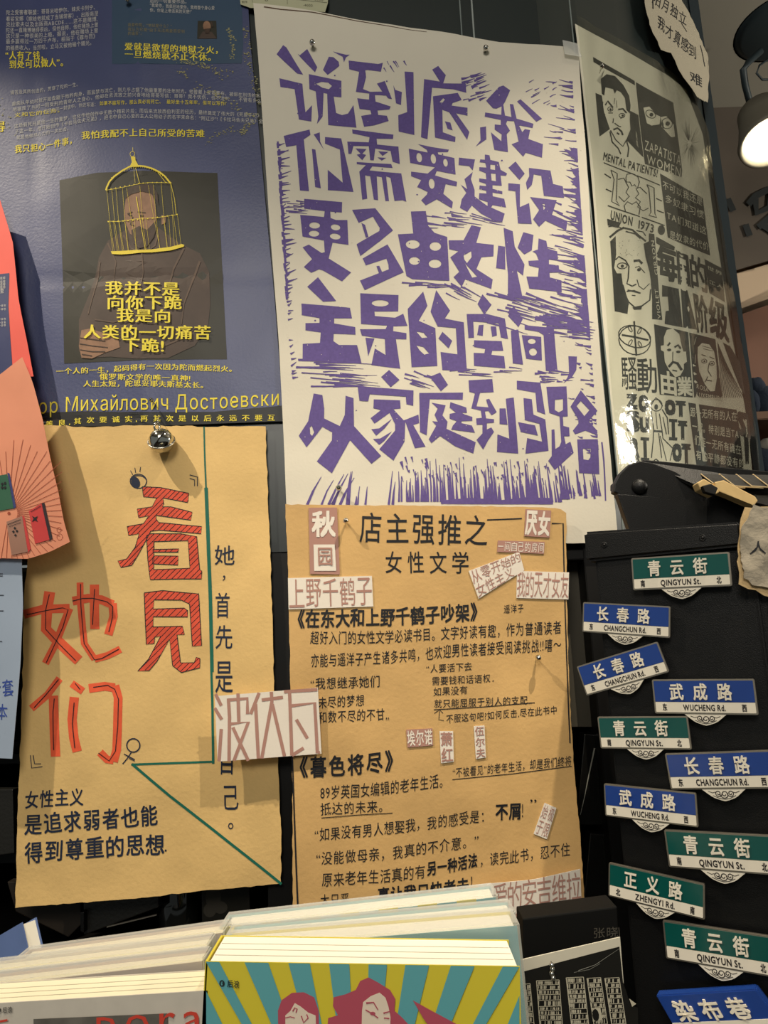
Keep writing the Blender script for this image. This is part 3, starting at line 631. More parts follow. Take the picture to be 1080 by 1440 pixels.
for p in ('42,755 68,808', '38,818 70,870', '68,912 58,1058', '100,775 105,860 103,1058', '100,782 185,775 186,845', '143,752 147,880', '105,890 190,880 125,1055', '120,905 190,1055', '238,750 200,845', '222,800 235,1045', '250,782 345,770', '293,745 295,790 250,1045', '297,800 352,1035', '350,745 500,735', '375,750 385,1032', '385,808 488,795 500,1020 512,1018', '405,870 455,955', '385,1032 438,998'):
    n.stroke(p, 15)
n.build('label_lettering', MAUVE, o)

# ------------------------------------------------------------------ blue portrait poster (upper left)
SBL = flat(W - 0.006, waves(0.0024, 150, 12.4, folds=(('v', 48, -0.0010, 14, 0.0), ('h', 394, -0.0011, 11, -0.02), ('v', 196, 0.0007, 13, 0.01))))
t = thing('portrait_poster', 'large dark blue poster with yellow birdcage over a seated bearded man in brown', 'poster', loc=pix(190, 600, W - 0.006))
sheet('paper', SBL, [(-120, -60), (100, -60), (345, -60)], [(345, -60), (352, 60), (370, 250), (386, 420), (399, 592)], [(-110, 604), (62, 600), (130, 599), (240, 598), (399, 592)], [(-120, -60), (-110, 604)], BLUEPAPER, t, 56, 64)
k = Ink(SBL, 0.0005); k.poly([(-100, 590), (60, 580), (120, 578), (200, 579), (300, 579), (397, 570), (399, 592), (240, 598), (130, 599), (62, 600), (-100, 604)]); k.build('dark_band', mat('dark_print_ink', (30, 31, 32), 0.45), t)
k = Ink(SBL, 0.0005); k.poly([(158, -60), (338, -60), (342, 60), (340, 88), (158, 91)]); k.build('teal_panel', mat('teal_panel_ink', (52, 74, 98), 0.45), t)
k = Ink(SBL, 0.0005); k.poly([(84, 254), (137, 244), (200, 241), (306, 244), (314, 400), (319, 505), (200, 506), (90, 511), (88, 380)]); k.build('painted_background', mat('painted_dark_olive', (44, 43, 34), 0.45, var=0.25, vscale=14), t)
TP = (0, 220, 2.7)
BROWN = mat('painted_brown_coat', (72, 58, 50), 0.5, var=0.25, vscale=30); BR2 = mat('painted_brown_fold', (92, 74, 62), 0.5, var=0.2, vscale=60); SKIN = mat('painted_skin', (140, 106, 82), 0.5, var=0.2, vscale=90); HAIR = mat('painted_dark_hair', (62, 46, 36), 0.5, var=0.3, vscale=120)
k = Ink(SBL, 0.0009, tf=TP); k.poly('300,700 300,620 340,520 365,440 375,385 410,320 470,285 520,260 600,270 680,330 760,370 795,440 800,560 790,650 740,720 640,765 520,768 420,760 330,765 300,740'); k.build('painted_coat', BROWN, t)
k = Ink(SBL, 0.0013, tf=TP)
for p, a, b in (('380,400 370,470 350,540 335,600', 6, 3), ('410,330 440,400 430,480', 7, 2), ('540,370 545,440 530,520 550,600', 5, 2), ('700,350 660,430 640,500 660,560', 8, 3), ('760,400 730,480 700,560 690,640', 9, 3), ('470,300 500,350 540,370', 8, 3), ('600,300 590,340 550,370', 8, 3), ('360,620 430,630 500,610', 6, 3), ('620,720 700,690 760,640', 8, 2)): k.stroke(p, a, b)
k.build('painted_coat_folds', BR2, t)
k = Ink(SBL, 0.0013, tf=TP)
k.poly('480,160 500,140 545,130 580,145 592,185 596,240 580,290 555,305 520,315 495,295 480,262 472,225'); k.poly('615,225 632,230 630,255 615,262')
k.poly('310,660 340,655 400,672 450,695 455,725 400,745 350,768 310,765 300,720'); k.build('painted_skin', SKIN, t)
k = Ink(SBL, 0.0017, tf=TP)
k.poly('478,165 488,128 530,105 580,112 600,145 604,190 596,170 575,145 540,138 500,148'); k.poly('500,282 530,268 560,282 590,250 598,270 585,310 560,345 530,352 505,330'); k.stroke('486,222 505,214', 5, 3); k.stroke('525,215 555,218', 5, 3); k.ell(497, 227, 7, 3); k.ell(540, 229, 8, 3); k.stroke('506,232 497,262 512,266', 4)
for p in ('305,690 350,695 400,702', '303,712 350,720 410,726', '305,735 350,742 400,742', '312,752 350,758'): k.stroke(p, 3.5)
k.build('painted_hair_and_lines', HAIR, t)
k = Ink(SBL, 0.0021, tf=(150, 210, 7.714))
k.stroke('288,-10 290,30', 5); k.ring(285, 62, 26, 28, 5); k.poly('268,92 315,92 320,130 350,185 370,205 255,205 280,150'); k.stroke('2,460 12,425 40,365 90,310 170,250 250,203 320,192 420,200 500,222 580,262 640,310 700,385', 17)
k.stroke('5,460 140,436 320,400 460,378 600,378 705,382', 4); k.stroke('15,790 130,795 320,768 560,752 700,732 775,722', 4); k.poly('48,1110 100,1108 340,1098 350,1102 500,1095 700,1068 820,1038 848,1048 840,1068 700,1108 500,1128 350,1132 160,1145 60,1140')
for i in range(15):
    f = i / 14; k.ell(8 + 695 * f, 458 - 82 * math.sin(f * 1.9), 7, 7, n=6); k.ell(25 + 745 * f, 795 - 75 * f ** 1.6, 8, 8, n=6)
for x0, x1 in ((10, 70), (65, 120), (110, 160), (180, 225), (225, 320), (370, 420), (460, 570), (515, 565), (600, 650), (700, 760)):
    k.stroke([(x0, 455 - (x0 / 705) * 75), ((x0 + x1) / 2, 780 - 60 * x0 / 705), (x1 + 15, 1105 - 40 * max(0, (x1 - 400) / 400))], 2.6)
for x0, x1 in ((30, 70), (80, 120), (140, 190), (200, 235), (310, 322), (430, 470), (620, 660), (680, 700), (720, 740), (775, 812)): k.stroke([(x0, 790 - 60 * (x0 / 780)), (x1, 1105 - 55 * max(0, (x1 - 350) / 450))], 2.4)
k.stroke('330,530 370,770 425,1100', 8, 5); k.stroke('320,215 368,390', 5); k.stroke('300,210 318,380', 3); k.stroke('560,262 650,380', 5); k.stroke('705,390 745,560 760,720', 5)
for i in range(26):
    x = 60 + i * 24; y = 365 - math.sin((x - 10) / 700 * math.pi) * 165 + (x < 200) * -10; k.stroke([(x, y), (x + 3, y + 16)], 6, 2)
k.build('yellow_birdcage', mat('cage_yellow_ink', (222, 200, 62), 0.55), t)
k = Ink(SBL, 0.0025)
WD = dict(wide=0.045)
for p, s_, h in (('147,405 254,408', '我并不是', 21), ('149,426 257,427', '向你下跪', 21), ('163,444 242,446', '我是向', 20), ('117,467 298,469', '人类的一切痛苦', 21), ('171,485 232,487', '下跪!', 21)): k.text(p, s_, h, 0.01, **WD)
k.build('yellow_main_text', YELLOW, t)
k = Ink(SBL, 0.0009)
k.text('78,522 140,520 210,515 333,519', '一个人的一生，起码得有一次因为陀而燃起烈火。', 9.5, **WD); k.text('139,529 268,532', '俄罗斯文学的唯一真神!', 9.5, **WD); k.text('116,539 200,539 293,542', '人生太短，陀思妥耶夫斯基太长。', 9.5, **WD)
k.text('53,571 120,566 200,565 300,564 394,558', 'ор Михайлович Достоевски', 29, 0.004)
k.text('60,597 130,590 220,588 300,588 390,587', '善良,其次要诚实,再其次是以后永远不要互', 9.5, fill=0.62, **WD)
k.text('8,79 68,79', '“人有了钱，', 13, **WD); k.text('13,92 96,88', '到处可以做人”。', 13, **WD); k.text('175,66 314,70', '爱就是欲望的地狱之火，', 11.5, **WD); k.text('175,77 304,80', '一旦燃烧就不止不休。', 11.5, **WD)
k.text('20,210 60,206 108,196', '我只担心一件事，', 12, **WD); k.text('114,191 180,187 288,188', '我怕我配不上自己所受的苦难', 12, **WD); k.text('-30,180 8,178', '值得', 16, **WD)
k.text('20,163 60,158 90,154', '义和它的任务。', 6.6); k.text('140,146 230,143', '如果不能写作，那么我必将死亡。', 6.6); k.text('234,143 318,145', '最好坐十五年牢，但可以写作!', 6.6)
k.build('yellow_small_text', YELLOW, t)
k = Ink(SBL, 0.0009)
for y, x1, s_ in ((17, 138, '陀之受害者联盟：哥哥米哈伊尔、妹夫卡列宁、'), (26, 139, '看娑宝娜（嫁给他就成了当铺常客）、出版商涅'), (34, 138, '克拉索夫以及出版商ABCDE……这不是赌博,'), (42, 139, '陀还一直赌博赌得很凶，但他自称，他在赌场上曾'), (50, 139, '这只是一种很美的上瘾。据说，他在赌场上曾'), (58, 138, '最多赢得过一万四千卢布，相当于《罪与罚》'), (67, 133, '的稿费收入，当然啦，立马又被他输个精光。')):
    k.text([(9, y + 2), (70, y), (x1, y - 6)], s_, 7.6)
k.text('15,131 60,127 113,118', '痛苦及其所创造的，贯穿了陀的一生。', 6.6)
k.text('17,147 70,139 120,131 160,127 260,128 372,134', '癫痫从年幼时就开始盘踞于他的肉身，而监禁与流亡，则几乎占据了他最重要的壮年时光。他曾戴上蒙着裹布、被绑在刑场的木桩', 6.8)
k.text('18,155 70,147 120,139 160,134 260,135 374,141', '地摧毁了当时一同受刑的青年人之身心，他却在去流放之前兴奋地给哥哥写信：哥哥！我不忧伤，也不泄气……不管有多么艰', 6.8)
k.text('62,157 110,148 138,147', '也是在同一封信中，他还写道：', 6.6)
k.text('20,178 70,170 120,162 170,157 260,157 374,162', '这场假死刑是他一生的噩梦，也化作他创作中无数个精彩片段；而后来流放西伯利亚的经历，最终奠定了伟大的《死屋手记》与', 6.8)
k.text('21,186 70,178 120,169 170,164 260,165 376,170', '子这一年，他开始创作《卡拉马佐夫兄弟》，把书中自己心爱的主人公用幼子的名字来命名：“阿辽沙”!《卡拉马佐夫兄弟》全书', 6.8)
k.text('23,194 60,188 100,180', '就是他倾尽心力的一次出击。', 6.4)
k.text('211,2 266,2', '后的一切重要作品。', 6); k.text('211,8 302,11', '“我爱你，我疯狂地爱你，我用整个身心爱', 6); k.text('211,15 270,16', '你，你是上帝派来的天使!”', 6)
k.build('white_small_text', PALETXT, t)
k = Ink(SBL, 0.0009); k.text('180,36 242,37', '我爱你包，“地狱是什么？”', 5.5); k.text('180,42 260,44', '我认为它是“由于无法再爱而受到', 5.5); k.text('180,48 203,48', '的痛苦”。', 5.5); k.build('dim_quotation', mat('dim_gold_ink', (128, 120, 88), 0.6), t)
k = Ink(SBL, 0.0009); k.poly('278,29 304,29 305,54 277,54'); k.build('small_portrait_ground', mat('painted_dark_olive', (44, 43, 34), 0.45), t)
k = Ink(SBL, 0.0011); k.poly('279,54 285,44 298,45 305,54'); k.build('small_portrait_coat', BROWN, t)
k = Ink(SBL, 0.0014); k.ell(291, 37, 5.5, 7.5, -8); k.build('small_portrait_face', SKIN, t)
k = Ink(SBL, 0.0017); k.poly('287,41 296,40 294,47 289,47'); k.stroke('297,31 299,38', 2); k.build('small_portrait_beard', HAIR, t)
k = Ink(SBL, 0.0009); rr = random.Random(3)
def dots(p, wd, n):
    pts = P(p)
    for i in range(n):
        c = side(pts, rr.random()); s_ = rr.choice((0.6, 0.8, 1.2)); k.ell(c[0] + rr.uniform(-wd, wd), c[1] + rr.uniform(-wd, wd) * 0.7, s_ * 1.3, s_ * 0.7, n=5)
dots('322,38 328,60 326,82', 4, 55); dots('345,70 352,100 372,150', 6, 70); dots('250,84 290,92 318,108', 6, 90); dots('262,96 240,82 330,100', 3, 30); dots('275,118 310,135 350,160 368,170', 7, 90); dots('250,100 260,102 262,110', 3, 20); dots('355,170 340,185 338,192', 5, 50); dots('330,180 300,190 290,205', 6, 40); dots('352,60 346,40 352,90', 4, 30); dots('0,140 10,180 20,190', 9, 18)
k.build('dotted_feathers', mat('dotted_pale_ink', (150, 146, 104), 0.6), t, kind='stuff')
# price table card over its top right corner, and the small face sticker
SC1 = flat(W - 0.010)
c = thing('price_card', 'pale greenish printed price table card at the very top above blue poster', 'card', loc=pix(400, 14, W - 0.010))
sheet('card', SC1, [(336, -40), (462, -40)], [(462, -40), (461, 12), (457, 17)], [(338, 6), (350, 11), (400, 12), (457, 17)], [(336, -40), (338, 6)], mat('pale_green_card', (178, 178, 148), 0.6), c, 8, 4)
k = Ink(SC1, 0.0005); k.text('340,3 348,3', '制作', 4); k.text('372,0 378,0', '0', 5); k.text('426,7 440,8', '-4000', 5); k.text('440,-1 455,0', '-6900', 5); k.stroke('404,-5 404,6', 0.5); k.stroke('340,-4 404,-2 460,4', 0.5); k.stroke('355,-6 355,4', 0.5)
k.build('table_print', mat('grey_green_ink', (92, 92, 74), 0.7), c)
pk = lathe('ball_chain_end', [(0, 0), (0.003, 0.0008), (0.004, 0.003), (0.003, 0.0055), (0, 0.006)], pix(180, 2, W - 0.012), (0, -1, 0), CHROME)
pk['label'] = 'small round steel pin at the top edge of the blue poster'; pk['category'] = 'pin'

# ------------------------------------------------------------------ coral, peach and pale blue sheets on the left edge
SCO = flat(W - 0.030, waves(0.001, 90, 4.4))
t = thing('coral_leaflet', 'coral red leaflet with dark blue panel curling at the left edge', 'leaflet', loc=pix(20, 528, W - 0.03))
sheet('paper', SCO, [(-90, 250), (0, 281)], [(0, 281), (18, 340), (22, 380), (26, 420), (38, 480), (47, 529)], [(-80, 545), (47, 529)], [(-90, 250), (-80, 545)], mat('coral_paper', (222, 92, 80), 0.6, var=0.06, vscale=20), t, 14, 24)
k = Ink(SCO, 0.0006); k.poly('-70,392 13,384 12,430 15,480 17,512 17,530 -70,530'); k.build('dark_blue_panel', mat('dark_blue_panel_ink', (50, 58, 98), 0.5), t)
k = Ink(SCO, 0.001)
for y in (392, 397, 401, 405): k.text([(-20, y + 1), (8, y - 1)], '一切苦难都值得', 4.5)
k.text('-12,411 6,409', '书店里', 7)
for y in (431, 436, 450, 455, 459): k.text([(-20, y), (9, y - 1)], '我们一起读一本书', 4.2)
k.build('panel_lettering', PALETXT, t)
SPE = flat(W - 0.045, waves(0.0014, 80, 7.7))
t = thing('peach_leaflet', 'peach pink leaflet with ray lines and three printed books at left edge', 'leaflet', loc=pix(30, 780, W - 0.045))
sheet('paper', SPE, [(-90, 560), (0, 527), (31, 502)], [(31, 502), (45, 535), (60, 590), (70, 640), (82, 690), (90, 735), (98, 762)], [(-80, 800), (0, 785), (40, 786), (70, 776), (98, 762)], [(-90, 560), (-80, 800)], mat('peach_paper', (214, 140, 110), 0.65, var=0.05, vscale=25), t, 20, 26)
k = Ink(SPE, 0.0006); cx, cy = 13, 722
for i in range(30):
    a = math.radians(-100 + i * 6.9); r1 = rr.uniform(84, 106) if i < 12 else rr.uniform(74, 80); 
    x1, y1 = cx + math.cos(a) * r1 * 1.0, cy + math.sin(a) * r1
    if x1 > 88: f = (88 - cx) / (x1 - cx); x1, y1 = 88, cy + (y1 - cy) * f
    lim = 786 - max(0, x1 - 40) * 0.35
    if y1 > lim: f = (lim - cy) / (y1 - cy); x1, y1 = cx + (x1 - cx) * f, lim
    k.stroke([(cx + math.cos(a) * 12, cy + math.sin(a) * 12), (x1, y1)], 0.7)
k.ell(13, 722, 2.2, 2.2); k.ring(83, 745, 3, 3.5, 0.6); k.ring(84, 755, 4, 4.5, 0.6); k.build('ray_lines', mat('brown_red_line_ink', (150, 70, 48), 0.7), t)
def pbook(cover, spine, mc, ms, nm, txt):
    a = Ink(SPE, 0.0010); a.poly(spine); o = a.build('printed_spine', ms, t); a = Ink(SPE, 0.0012); a.poly(cover); o = a.build('printed_cover', mc, t); return o
pbook('0,669 11,667 20,715 -20,722 -20,672', '11,665 14,666 23,713 20,716', mat('printed_green', (44, 92, 70), 0.6), mat('printed_blue', (52, 60, 112), 0.6), '', '')
pbook('10,734 32,726 40,776 17,781', '32,725 35,727 44,772 40,778', mat('printed_taupe', (150, 112, 96), 0.6), mat('printed_red', (190, 58, 58), 0.6), '', '')
pbook('41,719 59,708 70,759 50,765', '59,708 63,707 74,757 70,761', mat('printed_red', (190, 58, 58), 0.6), mat('printed_black', (44, 34, 40), 0.6), '', '')
k = Ink(SPE, 0.0016)
for x, y in ((4, 681), (8, 680), (4, 686), (8, 686)): k.ell(x, y, 1.7, 2.2, 20, 8)
for x, y in ((22, 743), (20, 748), (25, 747), (23, 753)): k.ell(x, y, 2.0, 2.0, 0, 4)
for a in range(4): k.poly([_ep(50, 730, 6, 6, 0, math.radians(45 + 90 * a)), _ep(50, 730, 2, 2, 0, math.radians(90 * a)), _ep(50, 730, 2, 2, 0, math.radians(90 + 90 * a))])
k.poly('48,728 52,728 52,732 48,732'); k.stroke('44,720 58,712', 0.8); k.stroke('12,738 30,731', 0.8); k.stroke('14,741 30,735', 0.6); k.build('printed_emblems', BLACKINK, t)
SLB = flat(W - 0.038, waves(0.001, 90, 1.4))
t = thing('pale_blue_note', 'pale blue paper with blue handwriting hanging at left edge below peach leaflet', 'note', loc=pix(5, 1066, W - 0.038))
sheet('paper', SLB, [(-90, 786), (30, 783)], [(30, 783), (32, 850), (29, 930), (22, 1010), (17, 1067)], [(-90, 1062), (17, 1067)], [(-90, 786), (-90, 1062)], mat('pale_blue_paper', (150, 165, 186), 0.6, var=0.03, vscale=20), t, 14, 24)
k = Ink(SLB, 0.0006)
for y, x in ((807, 4), (810, 4), (837, 5), (859, 5), (902, 3)): k.stroke([(-30, y), (x, y)], 1.1)
k.build('ruled_lines', BLACKINK, t)
k = Ink(SLB, 0.0006); k.text('-16,968 20,966', '一套', 26, 0.004, jit=0.1); k.text('-6,1000 12,1000', '本', 24, 0.004, jit=0.1); k.build('blue_handwriting', mat('blue_pen_ink', (48, 72, 150), 0.6), t)

# ------------------------------------------------------------------ push pins and the bell
def pin(px, py, Y, label, r=0.0042):
    p = pix(px, py, Y)
    o = thing('push_pin', label, 'pin', 'steel push pins in the posters', loc=p)
    lathe('pin_head', [(0, 0.0), (r * 0.35, 0.0004), (r * 0.42, 0.006), (r * 0.9, 0.0072), (r, 0.009), (r * 0.8, 0.0115), (r * 0.35, 0.013), (0, 0.0133)], p, (0, -1, 0), CHROME, o, 18)
    lathe('needle', [(0.0006, -0.004), (0.0006, 0.002)], p, (0, -1, 0), CHROME, o, 8)
pin(440, 67, W - 0.014, 'steel push pin near the top left of the purple slogan poster')
pin(682, 75, W - 0.014, 'steel push pin near the top right of the purple slogan poster')
pin(477, 688, W - 0.014, 'steel push pin at the bottom left of the purple slogan poster', 0.004)
pin(487, 734, W - 0.022, 'steel push pin beside the mauve label on the kraft recommendations poster', 0.0036)
pin(755, 925, W - 0.022, 'steel push pin in the right half of the kraft recommendations poster', 0.0036)
pin(844, 100, 0.93, 'steel push pin in the wall beside the black and white poster', 0.003)
pin(216, 566, W - 0.010, 'steel push pin in the yellow Cyrillic line of the blue poster', 0.0028)
bp = pix(227, 620, W - 0.022)
t = thing('jingle_bell', 'shiny round steel jingle bell hanging at the top of left kraft poster', 'bell', loc=bp)
Rb = 0.0155
lathe('bell_upper_half', [(0.0, Rb * 0.98)] + [(Rb * math.cos(a), Rb * math.sin(a)) for a in [math.pi / 2 * (1 - i / 8) for i in range(1, 9)]], bp, (0.05, -0.75, 0.65), CHROME, t, 32)
lathe('bell_lower_half', [(Rb * 1.0, 0), (Rb * 1.09, 0.0006), (Rb * 1.09, -0.0012)] + [(Rb * math.cos(a), -Rb * math.sin(a)) for a in [math.pi / 2 * i / 8 for i in range(1, 9)]], bp, (0.05, -0.75, 0.65), SILVER, t, 32)
lp = bp + Vector((-0.004, -0.006, 0.0165))
tube('bell_loop', [lp + Vector((0.0030 * math.cos(a) * 0.9, 0.002 * math.cos(a), 0.0048 * math.sin(a))) for a in [2 * math.pi * i / 18 for i in range(18)]], 0.0013, CHROME, t, 8, True)
sl = [bp + Vector((0.0045 * math.sin(a * 1.2) + 0.003, -Rb * 1.0 + 0.0008 * abs(a), 0.007 * a)) for a in [-1, -0.6, -0.2, 0.2, 0.6, 1]]
tube('bell_slot', sl, 0.0009, mat('dark_bell_slot', (20, 18, 16), 0.6), t, 8)
tube('bell_string', [lp + Vector((0, 0, 0.004)), lp + Vector((0, 0.008, 0.014)), pix(222, 585, W - 0.0075)], 0.0005, SILVER, t, 6)

# ------------------------------------------------------------------ black and white poster in a clear sleeve on the wall's receding side
def wz(px, py): return 0.0015 * noise.noise(Vector((px / 60, py / 120, 3.3))) + 0.004
SZ = Surf(CP, wz)
GREYINK = mat('charcoal_print_ink', (30, 33, 33), 0.6)
ZPAP = mat('grey_white_print_paper', (222, 216, 198), 0.6, var=0.04, vscale=10)
t = thing('collage_poster', 'black and white block print collage poster of faces and slogans in clear sleeve', 'poster', loc=pix(868, 698, 0.93))
sheet('paper', SZ, [(806, 36), (870, 70), (935, 107), (962, 128)], [(962, 128), (985, 190), (1000, 300), (1010, 370), (1022, 450), (1035, 520), (1048, 600), (1056, 690)], [(866, 698), (930, 700), (1056, 694)], [(806, 36), (824, 200), (846, 460), (866, 698)], ZPAP, t, 40, 60)
TA, TB, TC_, TD = (820, 70, 6), (830, 230, 5.4), (840, 390, 4.909), (860, 540, 5.143)
k = Ink(SZ, 0.0005)
k.tf = TA
for p in ('65,75 415,275 418,312 68,118', '85,378 140,400 160,540 210,680 120,745', '380,525 450,560 492,920 350,770 385,680 378,600', '135,320 130,260 180,220 250,235 320,310 370,400 383,480 378,548 350,520 335,420 300,370 265,355 250,385 235,345 170,330 160,400 140,385', '425,285 740,455 815,1025 810,1085 503,975'): k.poly(p)
for p, w_ in (('170,480 190,445 235,500', 14), ('280,515 320,510 350,545', 14), ('240,590 235,630', 8), ('250,630 285,655 305,660', 9), ('240,685 275,670 310,700 320,730', 15), ('270,710 290,725', 14), ('215,690 260,770 320,825 370,740', 9), ('210,700 230,790 280,840 303,890', 11), ('350,770 370,840 360,915', 11), ('150,450 145,520 170,565', 5), ('385,545 410,660', 7), ('245,470 250,420', 4), ('270,500 262,440', 4), ('300,590 335,575', 6), ('195,545 235,545', 8)): k.stroke(p, w_)
k.ring(213, 512, 22, 18, 6); k.ell(215, 515, 10, 10); k.ring(313, 565, 24, 18, 6); k.ell(318, 566, 10, 10)
for i in range(10): k.stroke([(130 + i * 2, 300 - i * 9), (95 + i * 7, 270 - i * 9)], 2)
k.text('150,905 610,1052', 'MENTAL PATIENTS!', 92, 0.03, up=(0.16, -1))
for i in range(46):
    a = rr.uniform(0, 6.28); r0, r1 = rr.uniform(20, 60), rr.uniform(90, 210); k.stroke([(880 + math.cos(a) * r0 * 0.5, 800 + math.sin(a) * r0), (880 + math.cos(a) * r1 * 0.5, 800 + math.sin(a) * r1 * 1.1)], 2.5, 1)
k.tf = TB
k.stroke('85,5 300,85 510,175', 8)
for p in ('140,60 190,85 180,290 205,330 145,300 165,130 140,60', '410,170 465,195 470,390 485,420 425,405 440,380 425,200 410,170', '195,130 240,120 255,150 275,190 255,230 280,260 240,300 200,260', '255,120 265,90 300,85 345,110 355,150 340,200 320,170 300,180 285,150 260,150 255,120', '410,240 360,190 330,200 350,240 325,270 360,300 340,340 380,370 420,350', '250,380 240,330 265,300 300,320 330,300 360,340 350,400'): k.stroke(p, 7)
for p in ('90,90 140,120', '100,205 145,225', '480,275 525,295', '485,365 540,385', '115,330 545,480'): k.stroke(p, 9)
k.text('135,395 305,450', 'UNION', 95, 0.03, up=(0.1, -1)); k.text('335,465 465,505', '1973', 88, 0.03, up=(0.1, -1))
for p in ('135,600 175,560 180,700 165,800 215,900 260,1040 275,1080 170,1080', '110,430 215,460 195,500 115,480', '385,620 425,600 432,840 400,720', '425,540 465,545 512,1085 455,1085 440,900 420,760', '480,565 530,590 625,640 620,670 540,645 480,615', '510,85 840,270 895,705 570,570', '850,730 980,800 1005,1060 885,990'): k.poly(p)
k.ell(520, 515, 28, 38)
for p, w_ in (('130,570 190,520 240,495', 16), ('120,490 180,480 215,500', 8), ('240,500 300,515 350,560 400,600', 14), ('250,525 320,545 360,580', 9), ('330,520 380,530 400,560', 8), ('175,740 200,715 250,745 275,790 270,880 260,920 300,940 330,925', 10), ('310,750 350,745 375,770', 18), ('320,800 350,790 395,840', 6), ('265,970 310,980 355,992', 11), ('300,1010 320,1012', 6), ('335,890 350,940 385,965 430,920', 6), ('440,850 462,860 457,920 440,930', 5)): k.stroke(p, w_)
k.ring(225, 785, 36, 22, 6); k.ell(226, 788, 12, 12); k.ell(350, 816, 14, 12)
for i in range(24): k.ell(rr.uniform(200, 360), rr.uniform(590, 720), 2.5, 2.5, n=5)
k.cells([(485, 605), (632, 660), (645, 905), (500, 880)], '每', 1, 0.05, 0.0); k.cells([(642, 680), (722, 715), (740, 930), (655, 910)], '日', 1, 0.07, 0.0); k.cells([(735, 690), (850, 740), (880, 990), (755, 945)], '的', 1, 0.035, 0.0)
k.tf = TC_
for p in ('90,-20 150,-20 165,100 200,170 190,260 105,240', '360,60 402,60 432,300 362,295', '375,330 608,385 640,835 412,815', '616,388 795,432 845,835 650,835', '430,60 520,80 545,85 570,352 448,328 455,240 478,235 470,140 430,140', '560,85 605,95 668,368 575,352', '850,455 900,480 1000,640 1010,835 965,760'): k.poly(p)
for p, w_ in (('160,60 190,170 240,215 290,205 345,165 350,90', 9), ('185,105 235,100 280,118', 9), ('220,132 245,134', 6), ('235,310 240,420 250,548', 12), ('150,405 240,420 335,440', 12)): k.stroke(p, w_)
k.poly('225,215 290,208 285,230 235,232')
k.ring(240, 442, 112, 98, 7, 20); k.ring(240, 416, 114, 74, 7, 15)
for x, y, r_ in ((208, 365, -30), (272, 378, 30), (208, 458, 30), (275, 470, -30)): k.ring(x, y, 9, 22, 5, r_)
k.cells([(140, 558), (252, 560), (258, 790), (155, 780)], '騷', 1, 0.0, 0.0); k.cells([(256, 562), (385, 575), (400, 805), (262, 800)], '動', 1, 0.01, 0.0)
k.cells([(645, 110), (735, 150), (750, 385), (672, 380)], '阶', 1, 0.045, 0.0); k.cells([(745, 135), (870, 190), (895, 455), (762, 400)], '级', 1, 0.04, 0.0)
for i in range(12): k.stroke([(812 + i * 5, 455 + i * 12), (848 + i * 13, 835)], 4)
k.tf = TD
for ch, q in (('Z', (90, 75, 168, 190)), ('O', (175, 80, 250, 212)), ('S', (95, 195, 180, 357)), ('U', (185, 240, 250, 360)), ('R', (118, 392, 182, 572)), ('I', (188, 395, 256, 555)), ('O', (360, 115, 440, 237)), ('T', (440, 125, 515, 247)), ('I', (388, 258, 458, 412)), ('T', (458, 268, 526, 412)), ('O', (414, 430, 486, 572)), ('T', (485, 433, 552, 592))):
    k.cells([(q[0], q[1]), (q[2], q[1] + 4), (q[2] + 3, q[3]), (q[0] + 3, q[3] - 4)], ch, 1, 0.11, 0.10)
for x, y in ((222, 400), (222, 548), (423, 268), (423, 400)): k.stroke([(x - 30, y), (x + 30, y + 4)], 22)
for p, w_ in (('265,165 290,120 300,105 320,120 348,165', 6), ('268,200 275,260 285,330 280,420 268,540', 7), ('345,190 380,250 390,370', 7), ('285,345 345,350', 14), ('300,210 310,330', 5), ('325,220 345,350 350,400 420,470', 6), ('320,360 340,540', 6), ('420,470 400,560', 6), ('350,245 375,370', 5), ('330,380 375,560', 5), ('285,560 300,548 320,565', 8)): k.stroke(p, w_)
k.ring(305, 160, 40, 42, 6); k.ell(303, 172, 13, 20)
k.poly('535,140 885,190 905,330 935,645 595,592'); k.cells([(893, 205), (985, 238), (992, 385), (912, 372)], 'ST', 1, 0.09, 0.02); k.cells([(915, 385), (992, 392), (985, 560), (932, 565)], 'I', 1, 0.12, 0.0)
k.build('charcoal_block_print', GREYINK, t)
k = Ink(SZ, 0.0010)
k.tf = TA; k.poly('490,500 540,490 600,560 632,575 625,640 560,650 520,630'); k.poly('635,580 680,570 740,640 752,745 720,750 640,660'); k.text('500,808 805,945', 'ZAPATISTA', 118, 0.004, up=(0.05, -1)); k.text('515,930 805,1045', 'WOMEN', 112, 0.004, up=(0.05, -1)); k.text('430,700 440,830', '拥抱', 30, up=(-0.5, -1))
k.tf = TB; k.text('525,168 838,300', '不可以我还是', 66, 0.0); k.text('545,270 850,400', '多奴隶习惯', 66, 0.0); k.text('560,400 868,520', 'TA们知道这', 66, 0.0); k.text('580,545 885,640', '是奴隶的代价', 66, 0.0); k.text('480,860 447,590', 'GIRSON', 34, 0.004, up=(-1, 0)); k.text('865,790 985,850', '世界', 34); k.text('880,900 990,950', '工人', 34)
for x, y in ((160, 95), (178, 292), (445, 210), (455, 385)): k.ell(x, y, 3, 3, n=6)
k.tf = TC_; k.text('408,295 385,85', 'VIOLET', 32, 0.004, up=(-1, 0))
k.poly('440,420 460,370 500,360 545,400 560,480 572,520 590,520 596,590 575,605 575,640 550,685 515,697 470,640 445,590 440,520 420,510 418,480 440,475'); k.poly('670,490 700,460 750,470 785,520 800,600 805,700 790,790 760,792 720,742 682,660 668,560')
k.cells([(412, 640), (522, 665), (528, 830), (418, 815)], '由', 1, 0.05, 0.05); k.cells([(520, 690), (632, 690), (640, 830), (528, 830)], '業', 1, 0.04, 0.05)
k.stroke('645,470 660,420', 3); k.stroke('650,600 655,540', 3); k.stroke('820,700 825,650', 3)
